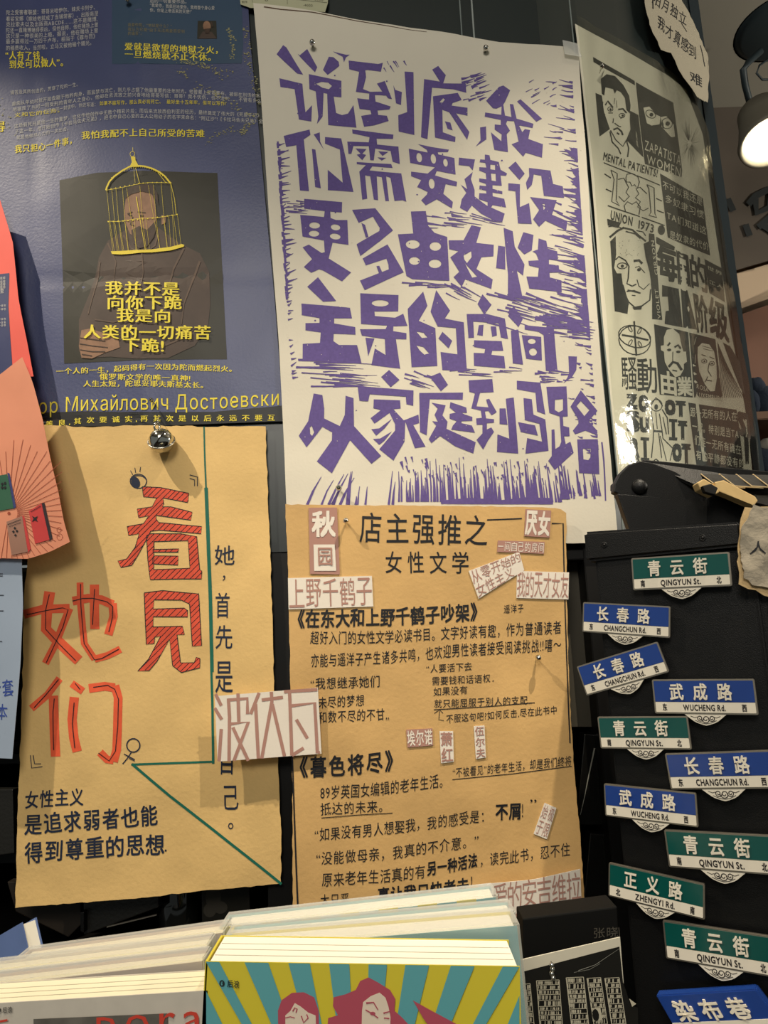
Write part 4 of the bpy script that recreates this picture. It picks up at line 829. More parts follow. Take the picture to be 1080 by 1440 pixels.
k.tf = TD; k.text('590,18 682,48', 'ROSA', 48, 0.006); k.text('592,80 790,112', 'LUXEMBURG', 50, 0.006)
k.text('545,208 888,242', '跟一无所有的人在', 74, 0.008); k.text('560,308 900,368', '一起。特别是当TA', 74, 0.008); k.text('578,408 915,482', '们连一无所有确在', 74, 0.008); k.text('588,515 938,582', '有的平静都没有的', 74, 0.008)
k.build('pale_block_print', ZPAP, t)
k = Ink(SZ, 0.0014)
k.tf = TA; k.ring(550, 555, 44, 30, 6, 30); k.ell(556, 560, 16, 16); k.ring(685, 632, 44, 46, 6, 30); k.ell(690, 634, 17, 19)
k.tf = TC_
for p, w_ in (('465,480 482,458', 12), ('512,490 535,475 555,500', 13), ('500,520 498,590', 5), ('470,625 500,592 530,600 560,648', 17), ('495,648 528,655', 9), ('695,540 725,550', 5), ('750,555 785,570', 5), ('748,600 740,650 765,690', 5), ('728,715 770,722', 7), ('700,480 770,500', 3), ('705,500 775,515', 3), ('740,690 720,730', 5)): k.stroke(p, w_)
k.ell(475, 508, 14, 9); k.ell(537, 522, 15, 9); k.ring(714, 585, 18, 14, 4); k.ell(715, 586, 7, 7); k.ring(768, 600, 17, 14, 4); k.ell(768, 601, 7, 7)
k.build('charcoal_face_features', GREYINK, t)
def ws(px, py): return 0.0075 + 0.003 * noise.noise(Vector((px / 22, py / 90, 7.3))) + 0.004 * max(0, (px - 930 - 0.09 * py) / 40)
SSL = Surf(CP, ws)
o = sheet('clear_sleeve', SSL, [(806, 26), (870, 62), (935, 100), (965, 126)], [(965, 126), (988, 190), (1003, 300), (1014, 370), (1028, 450), (1038, 520), (1052, 600), (1060, 690)], [(868, 712), (930, 712), (1060, 700)], [(806, 26), (824, 200), (848, 460), (868, 712)], film('clear_sleeve_film', 0.005, 0.08, bump=0.30, bscale=28, milk=0.0), t, 46, 60, label='clear wrinkled plastic sleeve')
o = quad('clear_tape', flat(W - 0.024), [(791, 56), (812, 61), (818, 80), (794, 76)], film('milky_tape', 0.05, 0.3, milk=0.35), None, 2, 2, thick=0.0002); o['label'] = 'piece of milky tape at the top right corner of the purple slogan poster'; o['category'] = 'tape'
# torn note
SN = Surf(CP, lambda px, py: 0.018 + 0.002 * noise.noise(Vector((px / 30, py / 30, 1))))
t = thing('torn_note', 'torn scrap of paper with slanting handwriting stuck above the collage poster', 'note', loc=pix(960, 148, 1.02))
sheet('paper', SN, [(890, -25), (915, -25), (932, -25)], [(932, -25), (945, 10), (962, 35), (975, 65), (983, 85), (984, 112), (983, 150)], [(966, 141), (975, 147), (983, 150)], [(890, -25), (894, 15), (899, 45), (904, 57), (912, 68), (917, 79), (930, 82), (936, 95), (941, 107), (952, 122), (966, 141)], mat('torn_cream_paper', (178, 170, 150), 0.8, bump=0.3), t, 14, 30, jit=0.8)
k = Ink(SN, 0.0006)
k.text('904,4 952,36', '阳月独立', 18, 0.004, jit=0.12, up=(0.12, -1)); k.text('910,38 966,84', '我才真感到', 20, 0.004, jit=0.12, up=(0.12, -1)); k.text('955,112 975,124', '难', 18, 0.006, jit=0.1); k.stroke('972,70 978,100', 1.2); k.stroke('905,0 905,22', 1.6); k.stroke('944,40 952,52', 1)
k.build('handwriting', BLACKINK, t)

# ------------------------------------------------------------------ the room beyond, on the right
def struct_prism(name, pts, Y0, Y1, m): return prism(name, pts, Y0, Y1, m, kind='structure')
zc = pix(1040, 150, 2.05).z
boxw('ceiling', (-3, -3, zc), (5, 6, zc + 0.05), mat('grey_beige_ceiling', (150, 146, 134), 0.8, var=0.05, vscale=2), kind='structure')
struct_prism('wall_bulkhead', [(560, 245), (1080, 133), (1900, -30), (1900, 200), (1080, 378), (560, 492)], 2.05, 2.15, mat('dark_brown_bulkhead', (84, 76, 68), 0.7, var=0.1, vscale=3))
struct_prism('trim_5', [(960, 402), (1080, 376), (1900, 200), (1900, 130), (1080, 408), (960, 463)], 2.04, 2.10, mat('beige_beam', (176, 156, 134), 0.7))
struct_prism('wall_right', [(500, 300), (2100, -100), (2100, 1500), (500, 1500)], 2.25, 2.30, mat('brown_wood_wall', (122, 88, 72), 0.6, var=0.15, vscale=5))
k = Ink(flat(2.045), 0.002); 
for p in ('1023,280 1031,297', '1052,288 1062,276 1078,268 1100,262', '1062,280 1064,300 1082,292 1085,270', '1048,316 1054,332', '1066,320 1090,300', '1070,315 1092,330'): k.stroke(p, 9)
o = k.build('wall_sign', mat('dark_wall_lettering', (36, 40, 42), 0.6), None); o['label'] = 'dark painted characters on the brown bulkhead below the lit lamp'; o['category'] = 'sign'
# ceiling lamp
lc = pix(1084, 197, 1.75)
t = thing('spot_lamp', 'lit round spot lamp with pale rim on a dark bracket in right background', 'lamp', loc=lc)
axl = (Vector((-0.05, -0.32, -0.95))).normalized(); rl = 0.078
lathe('lamp_shade', [(0.0, -0.12), (rl * 0.75, -0.12), (rl * 0.8, -0.08), (rl, -0.01), (rl * 1.05, 0.0), (rl * 1.03, 0.008), (rl * 0.93, 0.006), (rl * 0.86, -0.01), (rl * 0.55, -0.07), (0.0, -0.075)], lc, axl, mat('lamp_cream_metal', (120, 116, 104), 0.5), t, 40)
lathe('bulb', [(0.0, 0.012), (0.016, 0.011), (0.028, 0.0), (0.030, -0.01), (0.018, -0.03), (0.010, -0.05), (0, -0.052)], lc + axl * -0.012, axl, mat('glowing_bulb', (255, 240, 205), 0.5, emit=60.0), t, 24)
DK = mat('dark_lamp_metal', (44, 54, 58), 0.5)
tube('bracket', [pix(1070, 72, 1.75), pix(1052, 88, 1.75), pix(1045, 98, 1.75), pix(1048, 120, 1.77), pix(1054, 143, 1.80), pix(1075, 165, 1.84)], 0.009, DK, t, 10)
tube('cable', [pix(1085, 80, 1.75), pix(1068, 92, 1.74), pix(1064, 103, 1.74), pix(1072, 112, 1.74), pix(1090, 112, 1.76)], 0.003, DK, t, 8)
cb = pix(1100, 44, 1.75)
lathe('ceiling_base', [(0.0, 0.0), (0.10, 0.0), (0.118, 0.012), (0.122, 0.05), (0.122, zc - cb.z), (0, zc - cb.z)], cb, (0, 0, 1), DK, t, 40)
# plush toys on a far shelf
def blob(name, c, r, m, parent, seed=0, n=2, am=0.12):
    bm = bmesh.new(); bmesh.ops.create_icosphere(bm, subdivisions=3, radius=1.0)
    for v in bm.verts:
        f = 1 + am * noise.noise(v.co * 1.7 + Vector((seed, 0, 0))) + 0.03 * noise.noise(v.co * 9); v.co = Vector((v.co.x * r[0] * f, v.co.y * r[1] * f, v.co.z * r[2] * f)) + Vector(c)
    return bmobj(name, bm, m, parent, True)
NAVYF = mat('navy_plush', (40, 48, 62), 0.95, bump=1.0, bscale=200); GREYF = mat('grey_plush', (150, 146, 136), 0.95, bump=1.0, bscale=200)
Yt = 1.75
t = thing('plush_toy', 'dark navy plush toy on the upper shelf beyond the collage poster', 'toy', loc=pix(1072, 590, Yt))
blob('body', pix(1076, 568, Yt), (0.040, 0.035, 0.045), NAVYF, t, 1); blob('head', pix(1062, 543, Yt - 0.01), (0.022, 0.022, 0.022), NAVYF, t, 2); blob('arm', pix(1060, 565, Yt - 0.02), (0.014, 0.014, 0.03), NAVYF, t, 3)
t = thing('plush_toy', 'navy and grey plush toy on the lower shelf beyond the collage poster', 'toy', loc=pix(1072, 672, Yt))
blob('body', pix(1075, 652, Yt), (0.030, 0.03, 0.04), NAVYF, t, 4); blob('head', pix(1080, 627, Yt), (0.02, 0.02, 0.02), GREYF, t, 5); blob('arm', pix(1062, 645, Yt - 0.02), (0.012, 0.012, 0.02), GREYF, t, 6); blob('foot', pix(1062, 663, Yt - 0.03), (0.017, 0.017, 0.015), GREYF, t, 7)
zs1, zs2 = pix(1076, 592, Yt).z, pix(1075, 674, Yt).z; xs_ = pix(1040, 600, Yt).x
for z, tx in ((zs1, 'brown wooden wall shelf under the upper navy plush toy'), (zs2, 'brown wooden wall shelf under the lower navy and grey plush toy')):
    o = boxw('wall_shelf', (xs_ - 0.05, Yt - 0.08, z - 0.02), (xs_ + 0.9, 2.26, z), mat('brown_shelf_wood', (112, 84, 66), 0.6, var=0.1, vscale=6), None, bev=0.002); o['label'] = tx; o['category'] = 'shelf'
o = lathe('brass_knob', [(0.004, -0.02), (0.004, 0.0), (0.010, 0.004), (0.013, 0.012), (0.009, 0.02), (0, 0.022)], pix(1052, 598, Yt - 0.085), (-0.3, -1, 0.1), mat('brass', (180, 150, 96), 0.25, metal=1.0), None, 20); o['label'] = 'small brass knob on the upper wall shelf edge in the right background'; o['category'] = 'knob'

# ------------------------------------------------------------------ black metal display box with street-sign magnets
pl, pr = pix(826, 760, 0.62), pix(1064, 760, 0.553)
SH = Surf([(pl.x - (pr.x - pl.x) * 0.0, pl.y), (pr.x, pr.y)])
hx = Vector((pr.x - pl.x, pr.y - pl.y, 0)).normalized(); hn = Vector((hx.y, -hx.x, 0)); HZ = Vector((0, 0, 1))
def hbox(name, x0, x1, d0, d1, z0, z1, m, parent=None, bev=0.0, sl=0.0, **props):
    """box in the display box's own frame: x along its face, d behind the face, sl raises the top towards the right"""
    bm = bmesh.new(); o0 = Vector((pl.x, pl.y, 0)); vs_ = []
    for z in (0, 1):
        for d in (d0, d1):
            for x in (x0, x1): vs_.append(bm.verts.new(o0 + hx * x - hn * d + HZ * ((z1 + sl * x) if z else z0)))
    for f in ((0, 1, 3, 2), (4, 6, 7, 5), (0, 4, 5, 1), (1, 5, 7, 3), (3, 7, 6, 2), (2, 6, 4, 0)): bm.faces.new([vs_[i] for i in f])
    if bev: bmesh.ops.bevel(bm, geom=list(bm.edges), offset=bev, segments=3, affect='EDGES')
    return bmobj(name, bm, m, parent, **props)
HB = thing('display_box', 'black metal display box covered with small street sign magnets', 'display box', loc=(pl.x, pl.y, 0))
zt = pix(826, 748, 0.62).z; zl = pix(826, 790, 0.62).z; ztr = pix(1040, 735, 0.558).z; FL = (pr - pl).length; slp = (ztr - zt) / FL
XW = FL + 0.075
hbox('body', 0.004, XW, 0.002, 0.22, 0.0, zl + 0.004, BLACKMETAL, HB, 0.002, slp)
hbox('rim', -0.002, FL - 0.010, -0.003, 0.22, zl, zt, BLACKMETAL, HB, 0.0025, slp)
for x in (FL * 0.945, FL * 1.0, FL * 1.06): hbox('edge_rib', x, x + 0.0035, 0.0, 0.003, 0.0, zl, BLACKMETAL, HB, 0.001, slp)
DKH = mat('dark_screw_hole', (6, 6, 6), 0.5)
for px, py in ((851, 767), (989, 757)):
    c = SH.pt(px, py, 0.0032); lathe('screw_hole', [(0, 0.0), (0.0012, 0.0), (0.0022, 0.0006), (0.0026, 0.0002), (0.0028, -0.001)], c, hn, DKH if 0 else BLACKMETAL, HB, 16); lathe('screw_socket', [(0, 0.0007), (0.0011, 0.0007), (0.0012, 0.0)], c, hn, DKH, HB, 12)
# magnets: built once each in their own frame (millimetres: x right, y down), then copied
class Local:
    def pt(s, px, py, lift=0.0): return Vector((px * 0.001, -py * 0.001, lift))
LOC = Local()
MBLUE = mat('blue_enamel', (28, 60, 132), 0.22, spec=0.6, coat=0.5); MGREEN = mat('green_enamel', (10, 76, 70), 0.22, spec=0.6, coat=0.5)
MWHITE = mat('white_enamel', (226, 218, 200), 0.3, coat=0.3); MDARK = mat('dark_sign_lettering', (40, 36, 36), 0.5); MSIL = mat('dull_silver_rim', (168, 160, 146), 0.35, metal=0.85)
def slab(name, pts, z0, z1, m, parent, bev=0.0):
    bm = bmesh.new(); a = [bm.verts.new((x * 0.001, -y * 0.001, z0)) for x, y in pts]; b = [bm.verts.new((x * 0.001, -y * 0.001, z1)) for x, y in pts]; n = len(pts)
    bm.faces.new(a); bm.faces.new(b[::-1])
    for i in range(n): bm.faces.new((a[i], a[(i + 1) % n], b[(i + 1) % n], b[i]))
    if bev: bmesh.ops.bevel(bm, geom=list(bm.edges), offset=bev, segments=2, affect='EDGES')
    return bmobj(name, bm, m, parent)
def rrect(x0, y0, x1, y1, r, n=4):
    o = []
    for cx_, cy_, a0 in ((x1 - r, y0 + r, -90), (x1 - r, y1 - r, 0), (x0 + r, y1 - r, 90), (x0 + r, y0 + r, 180)):
        for i in range(n + 1): a = math.radians(a0 + 90 * i / n); o.append((cx_ + r * math.cos(a), cy_ + r * math.sin(a)))
    return o
WM = 76.0
def make_magnet(cn, en, l_, r_, field):
    root = bpy.data.objects.new('street_sign_magnet', None); root['_local'] = True; COL.objects.link(root)
    slab('plate', rrect(0, 0, WM, 27, 1.2), 0.0, 0.0028, MSIL, root, 0.0003)
    cloud = [(25.5, 26.5)] + [(38 - 15.5 * math.cos(a), 26.8 + 8.4 * math.sin(a) ** 2.4 + 0.5 * math.sin(5 * a) ** 2) for a in [math.pi * i / 20 for i in range(21)]] + [(50.5, 26.5)]
    cl = slab('cloud_ornament', cloud, 0.0, 0.0024, MWHITE, root, 0.0002)
    k = Ink(LOC, 0.0026, maxe=1e9)
    for cx_, cy_, r0, d in ((34.0, 30.0, 2.6, 1), (38.2, 30.6, 3.2, -1), (42.6, 30.0, 2.6, -1)):
        k.stroke([(cx_ + r0 * (1 - i / 22) * math.cos(i * 0.55) * d, cy_ + r0 * (1 - i / 22) * math.sin(i * 0.55)) for i in range(18)], 0.6)
    k.stroke([(27, 28.4), (30, 29.6), (32, 29)], 0.4); k.stroke([(49, 28.4), (46, 29.6), (44, 29)], 0.4); k.stroke([(30, 31.5), (34, 33.4), (38, 34.2), (42, 33.4), (46, 31.5)], 0.4)
    k.build('spiral_lines', MDARK, cl)
    slab('colour_field', rrect(1.3, 1.3, WM - 1.3, 17.6, 0.6), 0.0026, 0.0031, field, root)
    slab('white_strip', rrect(1.3, 17.9, WM - 1.3, 25.7, 0.6), 0.0026, 0.0032, MWHITE, root)
    k = Ink(LOC, 0.0040, maxe=1e9)
    for i, ch in enumerate(cn): k.text([(13.0 + i * 17.8, 9.7), (23.8 + i * 17.8, 9.7)], ch, 13.6, 0.026, fill=1.0)
    o = k.build('raised_characters', MWHITE, root); md = o.modifiers.new('depth', 'SOLIDIFY'); md.thickness = 0.0007; md.offset = -1
    k = Ink(LOC, 0.0034, maxe=1e9); n = len(en); wd = min(37, 2.85 * n)
    k.text([(38 - wd / 2, 21.7), (38 + wd / 2, 21.7)], en, 6.6, 0.03); k.text([(6.5, 21.8), (10.2, 21.8)], l_, 6.0, 0.04); k.text([(WM - 11, 21.8), (WM - 7.3, 21.8)], r_, 6.0, 0.04)
    k.build('dark_lettering', MDARK, root)
    return root
def copy_tree(o, parent=None):
    c = o.copy(); COL.objects.link(c); c.parent = parent
    for ch in list(o.children): copy_tree(ch, c)
    return c
def place_on(root, tl, tr, size, lift=0.0034, S=SH):
    a, b = S.pt(*tl, lift), S.pt(*tr, lift); X = (b - a).normalized(); N = hn - X * hn.dot(X); N.normalize(); Yv = N.cross(X)
    sc = (b - a).length / (size * 0.001)
    root.matrix_world = Matrix(((X.x * sc, Yv.x * sc, N.x, a.x), (X.y * sc, Yv.y * sc, N.y, a.y), (X.z * sc, Yv.z * sc, N.z, a.z), (0, 0, 0, 1)))
KIND = {'q': ('青云街', 'QINGYUN St.', '南', '北', MGREEN), 'c': ('长春路', 'CHANGCHUN Rd.', '东', '西', MBLUE), 'w': ('武成路', 'WUCHENG Rd.', '东', '西', MBLUE), 'z': ('正义路', 'ZHENGYI Rd.', '北', '南', MGREEN)}
PROTO = {}
for kd, tl, tr, lb in (('q', (890, 786), (1027, 777), 'green street sign magnet QINGYUN St. at the top, just under the box rim'),
    ('c', (823, 847), (945, 853), 'blue street sign magnet CHANGCHUN Rd. hanging nearly level, upper left'),
    ('c', (814, 937), (927, 902), 'blue street sign magnet CHANGCHUN Rd. tilted steeply upward to the right'),
    ('w', (919, 955), (1062, 954), 'blue street sign magnet WUCHENG Rd. in the right column, level'),
    ('q', (843, 1007), (969, 1006), 'green street sign magnet QINGYUN St. in the left column under the tilted blue one'),
    ('c', (937, 1058), (1086, 1053), 'blue street sign magnet CHANGCHUN Rd. in the right column under WUCHENG Rd.'),
    ('w', (852, 1100), (981, 1113), 'blue street sign magnet WUCHENG Rd. in the left column, sloping down'),
    ('q', (936, 1164), (1089, 1172), 'green street sign magnet QINGYUN St. in the right column above the ZHENGYI Rd. level'),
    ('z', (859, 1210), (993, 1240), 'green street sign magnet ZHENGYI Rd. sloping down to the right'),
    ('q', (934, 1290), (1089, 1313), 'green street sign magnet QINGYUN St. lowest, just above the blue RANBU Lane sign')):
    if kd in PROTO: o = copy_tree(PROTO[kd])
    else: o = PROTO[kd] = make_magnet(*KIND[kd])
    o['label'] = lb; o['category'] = 'magnet'; o['group'] = 'street sign magnets on the black box'; place_on(o, tl, tr, WM)
# the thick blue RANBU Lane sign at the bottom
o = bpy.data.objects.new('lane_sign', None); o['_local'] = True; COL.objects.link(o); o['label'] = 'thick glossy blue RANBU Lane street sign block at the bottom right corner'; o['category'] = 'sign'
slab('block', [(0, 0), (76, 0), (90, 34), (10, 34)], -0.002, 0.008, MBLUE, o, 0.0008)
slab('white_strip', [(6.3, 19.5), (84.2, 19.5), (89.5, 33.6), (10.2, 33.6)], 0.0078, 0.0085, MWHITE, o)
k = Ink(LOC, 0.0092, maxe=1e9)
for i, ch in enumerate('染布巷'): k.text([(11.5 + i * 20, 11.5), (26.5 + i * 20, 11.5)], ch, 15, 0.03, fill=1.0, up=(-0.28, -1))
q_ = k.build('raised_characters', MWHITE, o); md = q_.modifiers.new('depth', 'SOLIDIFY'); md.thickness = 0.0008; md.offset = -1
k = Ink(LOC, 0.0089, maxe=1e9); k.text([(31, 25.5), (59, 25.5)], 'RANBU Lane', 6.2, 0.004); k.text([(14, 25.5), (18.5, 25.5)], '西', 5, 0.03); k.text([(73, 25.5), (78, 25.5)], '东', 5, 0.03); k.build('dark_lettering', MDARK, o)
place_on(o, (928, 1389), (1066, 1380), 76, lift=0.006)

# ------------------------------------------------------------------ tilted black card rack on top, cards, clips and torn tag
t = thing('card_rack', 'black metal rack with rounded riveted cheek tilted on top of the display box', 'rack', loc=pix(940, 745, 0.66))
prism('side_cheek', [(863, 692), (864, 680), (871, 666), (884, 653), (900, 648), (915, 650), (950, 664), (997, 692), (995, 721), (930, 710), (892, 702)], 0.665, 0.675, BLACKMETAL, t, 0.0012)
V = [pix(900, 648, 0.675), pix(1180, 690, 0.66), pix(1180, 735, 0.60), pix(1000, 692, 0.655)]
def plate3(name, V, th, m, parent, bev=0.0):
    n_ = (V[1] - V[0]).cross(V[2] - V[0]).normalized() * th; bm = bmesh.new(); a = [bm.verts.new(v) for v in V]; b = [bm.verts.new(v + n_) for v in V]; n = len(V)
    bm.faces.new(a); bm.faces.new(b[::-1])
    for i in range(n): bm.faces.new((a[i], a[(i + 1) % n], b[(i + 1) % n], b[i]))
    if bev: bmesh.ops.bevel(bm, geom=list(bm.edges), offset=bev, segments=2, affect='EDGES')
    return bmobj(name, bm, m, parent)
plate3('top_plate', V, 0.003, BLACKMETAL, t, 0.0006)
prism('front_panel', [(868, 694), (993, 706), (996, 692), (1180, 735), (1180, 752), (993, 742), (886, 746)], 0.655, 0.665, BLACKMETAL, t, 0.001)
prism('back_body', [(905, 700), (1180, 720), (1180, 752), (905, 745)], 0.668, 0.72, BLACKMETAL, t, 0.002)
prism('back_ledge', [(905, 646), (1180, 672), (1180, 690), (905, 656)], 0.69, 0.80, BLACKMETAL, t, 0.001)
lathe('rivet', [(0.0075, -0.001), (0.0075, 0.001), (0.0062, 0.0035), (0.0035, 0.005), (0, 0.0055)], pix(899, 685, 0.665), (-0.3, -1, 0), BLACKMETAL, t, 20)
CARD = mat('black_card', (24, 23, 21), 0.6); EDGE = mat('cream_card_edge', (170, 150, 112), 0.7); WOODC = mat('pale_clip_wood', (206, 176, 122), 0.6, var=0.12, vscale=60)
for i, (x, y) in enumerate(((986, 669), (1012, 671), (1036, 673), (1060, 675), (1084, 677))):
    c = thing('postcard', ('black postcard with cream edge lying in the rack, ' + ('leftmost', 'second from left', 'third from left', 'fourth from left', 'rightmost')[i] + ' of the row'), 'card', 'black cards in the rack', loc=pix(x, y, 0.66))
    q = [pix(x, y, 0.667), pix(x + 30, y + 1, 0.664), pix(x + 62, y + 20, 0.642), pix(x + 22, y + 17, 0.642)]
    q = [v + Vector((0, 0, 0.0016 + 0.0012 * i)) for v in q]; plate3('card', q, 0.0008, CARD, c)
    tube('edge_strip', [q[0], q[3], q[2]], 0.0007, EDGE, c, 6)
for i, (pts, lb) in enumerate((('981,679 990,673 1008,684 1012,692 1003,697 985,688', 'small pale wooden clip at the left end on the rack edge'), ('1005,678 1018,675 1062,698 1066,704 1060,712 1052,706 1008,690', 'long pale wooden clip lying beside the torn tag on the rack edge'))):
    c = prism('wooden_clip', P(pts), 0.630, 0.642, WOODC, None, 0.0008); c['label'] = lb; c['category'] = 'clip'; c['group'] = 'wooden clips on the rack edge'
c = prism('binder_clip', P('988,683 1000,680 1010,686 1006,696 992,692'), 0.622, 0.628, CARD, None, 0.0008); c['label'] = 'dark clip wedged between the two pale wooden clips'; c['category'] = 'clip'
STG = Surf([(-3, 0.545), (3, 0.545)], lambda px, py: 0.003 * noise.noise(Vector((px / 26, py / 26, 2.2))) + 0.004 * math.sin(px / 14.0) * 0.3)
t = thing('torn_tag', 'crumpled grey torn paper tag with handwriting over the box corner at right edge', 'tag', loc=STG.pt(1070, 840))
sheet('cream_backing', STG, [(1050, 712), (1180, 716)], [(1180, 716), (1180, 850)], [(1045, 820), (1058, 830), (1070, 832), (1080, 840), (1180, 852)], [(1050, 712), (1043, 742), (1041, 790), (1045, 820)], mat('cream_torn_paper', (196, 168, 122), 0.8, bump=0.4), t, 12, 14, jit=1.5, lift=-0.003, thick=0.0006)
sheet('grey_front', STG, [(1059, 709), (1070, 714), (1180, 722)], [(1180, 722), (1180, 838)], [(1048, 812), (1058, 822), (1075, 826), (1180, 838)], [(1059, 709), (1050, 733), (1042, 745), (1043, 780), (1048, 812)], mat('grey_linen_paper', (160, 150, 132), 0.85, var=0.1, vscale=60, bump=1.0, bscale=160), t, 20, 22, jit=1.2, thick=0.0006)
k = Ink(STG, 0.0009); k.text('1053,770 1100,772', '人类', 20, 0.004, up=(0.05, -1), jit=0.05); k.build('handwriting', BLACKINK, t)

# ------------------------------------------------------------------ dark things on the shelves
DKB = mat('black_storage_metal', (30, 29, 26), 0.35, bump=0.3, spec=0.5); DKP = mat('dark_brown_panel', (38, 32, 26), 0.45)
c = thing('magazine_holder', 'dark metal holder with hinge under the left kraft poster', 'holder', loc=pix(170, 1320, 0.925))
prism('panel', [(117, 1240), (223, 1230), (223, 1276), (118, 1315)], 0.925, 0.96, DKB, c, 0.001); prism('hinge', [(113, 1283), (118, 1283), (118, 1312), (113, 1310)], 0.915, 0.925, BLACKMETAL, c, 0.0006)
prism('wire', [(150, 1303), (220, 1286), (220, 1287.5), (150, 1304.5)], 0.915, 0.918, MSIL, c)
c = prism('leaning_panel', [(10, 1240), (112, 1240), (114, 1300), (96, 1318), (22, 1282)], 0.93, 0.945, DKP, None, 0.001); c['label'] = 'dark brown panel leaning behind the lower left corner of the left kraft poster'; c['category'] = 'panel'
c = prism('storage_box', [(-60, 1110), (18, 1110), (20, 1200), (-60, 1210)], 0.94, 0.955, DKB, None, 0.001); c['label'] = 'black box below the pale blue note at the left edge'; c['category'] = 'box'
c = thing('dark_book', 'dark book with faint cloud print below the left kraft poster', 'book', loc=pix(290, 1300, 0.93))
prism('cover', [(283, 1225), (350, 1222), (352, 1296), (284, 1305)], 0.93, 0.96, mat('dark_olive_cover', (32, 30, 24), 0.3), c, 0.001)
k = Ink(flat(0.93), 0.0006); k.ell(300, 1262, 11, 16); k.ell(310, 1276, 10, 9); k.ell(295, 1280, 9, 10); k.build('faint_print', mat('faint_cloud_ink', (58, 54, 46), 0.5), c)
c = lathe('glass_jar', [(0, 0), (0.022, 0.0), (0.024, 0.004), (0.024, 0.07), (0.018, 0.078), (0.018, 0.088), (0, 0.088)], pix(252, 1318, 0.96) , (0, 0, 1), mat('dark_glass', (22, 24, 22), 0.08, spec=0.8), None, 24); c['label'] = 'dark glass jar standing between the metal holder and dark book'; c['category'] = 'jar'
for i, (x0, x1, y0, y1, lb) in enumerate(((812, 846, 1032, 1160, 'black book in shiny clear wrap leaning right of the middle kraft poster'), (820, 858, 1172, 1300, 'black book standing low between kraft poster and display box'))):
    c = thing('wrapped_book', lb, 'book', loc=pix(830, y1, 0.93))
    prism('cover', [(x0 + 10, y0), (x1 + 22, y0 + 4), (x1 + 22, y1), (x0 - 2, y1)], 0.925, 0.95, mat('glossy_black_cover', (20, 20, 19), 0.18, spec=0.7, bump=0.6, bscale=40), c, 0.001)
    if i == 0: k = Ink(flat(0.924), 0.0005); k.stroke('836,1052 828,1090 822,1120 816,1146', 2, 0.5); k.build('painted_wrap_glint', mat('wrap_highlight', (150, 150, 140), 0.3), c)  # pale stroke is a painted highlight on the clear wrap

# ------------------------------------------------------------------ photo print, its black neighbour and ball chain (bottom right)
SPH = flat(0.500)
t = thing('photo_print', 'black and white photograph of crowded bookshelves with white border at the bottom', 'photo', loc=pix(800, 1440, 0.50))
sheet('print', SPH, [(728, 1351), (872, 1318)], [(872, 1318), (880, 1420), (900, 1560)], [(740, 1580), (900, 1560)], [(728, 1351), (734, 1440), (740, 1580)], mat('photo_paper', (196, 190, 172), 0.3), t, 8, 12, thick=0.001)
k = Ink(SPH, 0.0006, tf=(720, 1230, 6)); k.poly('97,815 905,605 935,900 1000,1100 1060,1120 1080,1900 190,1900'); k.build('photo_dark_ground', mat('photo_black', (26, 25, 22), 0.3), t)
k = Ink(SPH, 0.0010, tf=(720, 1230, 6)); rr = random.Random(21)
for cx0, cx1, y0, lean in ((205, 395, 890, 30), (455, 600, 865, 45), (630, 745, 870, 60), (780, 900, 870, 60), (105, 150, 920, 40)):
    y = y0
    while y < 1500:
        dx = (y - y0) * lean / 400; h = rr.uniform(34, 52)
        k.stroke([(cx0 + dx, y), (cx1 + dx, y - 6)], 5); x = cx0 + dx + 4
        while x < cx1 + dx - 6:
            w_ = rr.uniform(4, 13)
            if rr.random() < 0.62: k.poly([(x, y + 6), (x + w_ * 0.8, y + 6), (x + w_ * 0.8, y + h * rr.uniform(0.55, 0.9)), (x, y + h * 0.9)])
            x += w_
        y += h
    k.stroke([(cx0, y0), (cx0 + (1500 - y0) * lean / 400, 1500)], 7); k.stroke([(cx1, y0 - 6), (cx1 + (1500 - y0) * lean / 400, 1500)], 6)
k.poly('985,1040 1045,1085 1010,1110'); k.poly('665,1120 740,1105 760,1220 680,1235')
k.build('photo_bookshelves', mat('photo_pale_grey', (176, 170, 150), 0.3), t, kind='stuff')
k = Ink(SPH, 0.0013, tf=(720, 1230, 6)); k.ell(702, 1178, 28, 52, -8); k.build('photo_round_print', mat('photo_black', (26, 25, 22), 0.3), t)
k = Ink(SPH, 0.0012, tf=(720, 1230, 6)); k.stroke('555,805 700,755 900,620', 4, 1.5); k.stroke('520,820 650,795 740,745', 2); k.build('painted_crease_glint', mat('wrap_highlight', (150, 150, 140), 0.3), t)  # pale strokes paint the highlight along creases in the wrap
t = thing('black_book', 'black book with grey embossed Chinese characters behind the bookshelf photograph', 'book', loc=pix(800, 1400, 0.55))
prism('cover', [(735, 1292), (868, 1275), (880, 1500), (740, 1500)], 0.520, 0.545, mat('matt_black_cover', (9, 9, 8), 0.7, spec=0.15), t, 0.001)
k = Ink(flat(0.520), 0.0006); k.text('833,1312 870,1310', '张晓', 16, 0.0); k.stroke('870,1304 871,1316', 1.0); k.build('embossed_lettering', mat('dim_grey_emboss', (74, 70, 62), 0.5), t)
t = thing('ball_chain', 'steel ball chain hanging over the white border of the bookshelf photograph', 'chain', loc=pix(776, 1368, 0.49))
for i, (x, y) in enumerate(((776, 1357), (777, 1363), (776, 1369), (778, 1375))): blob('bead', pix(x, y, 0.492), (0.0015, 0.0015, 0.0015), CHROME, t, am=0.0)
tube('chain_wire', [pix(775, 1352, 0.4975), pix(776, 1362, 0.492), pix(778, 1378, 0.492)], 0.0004, SILVER, t, 6)

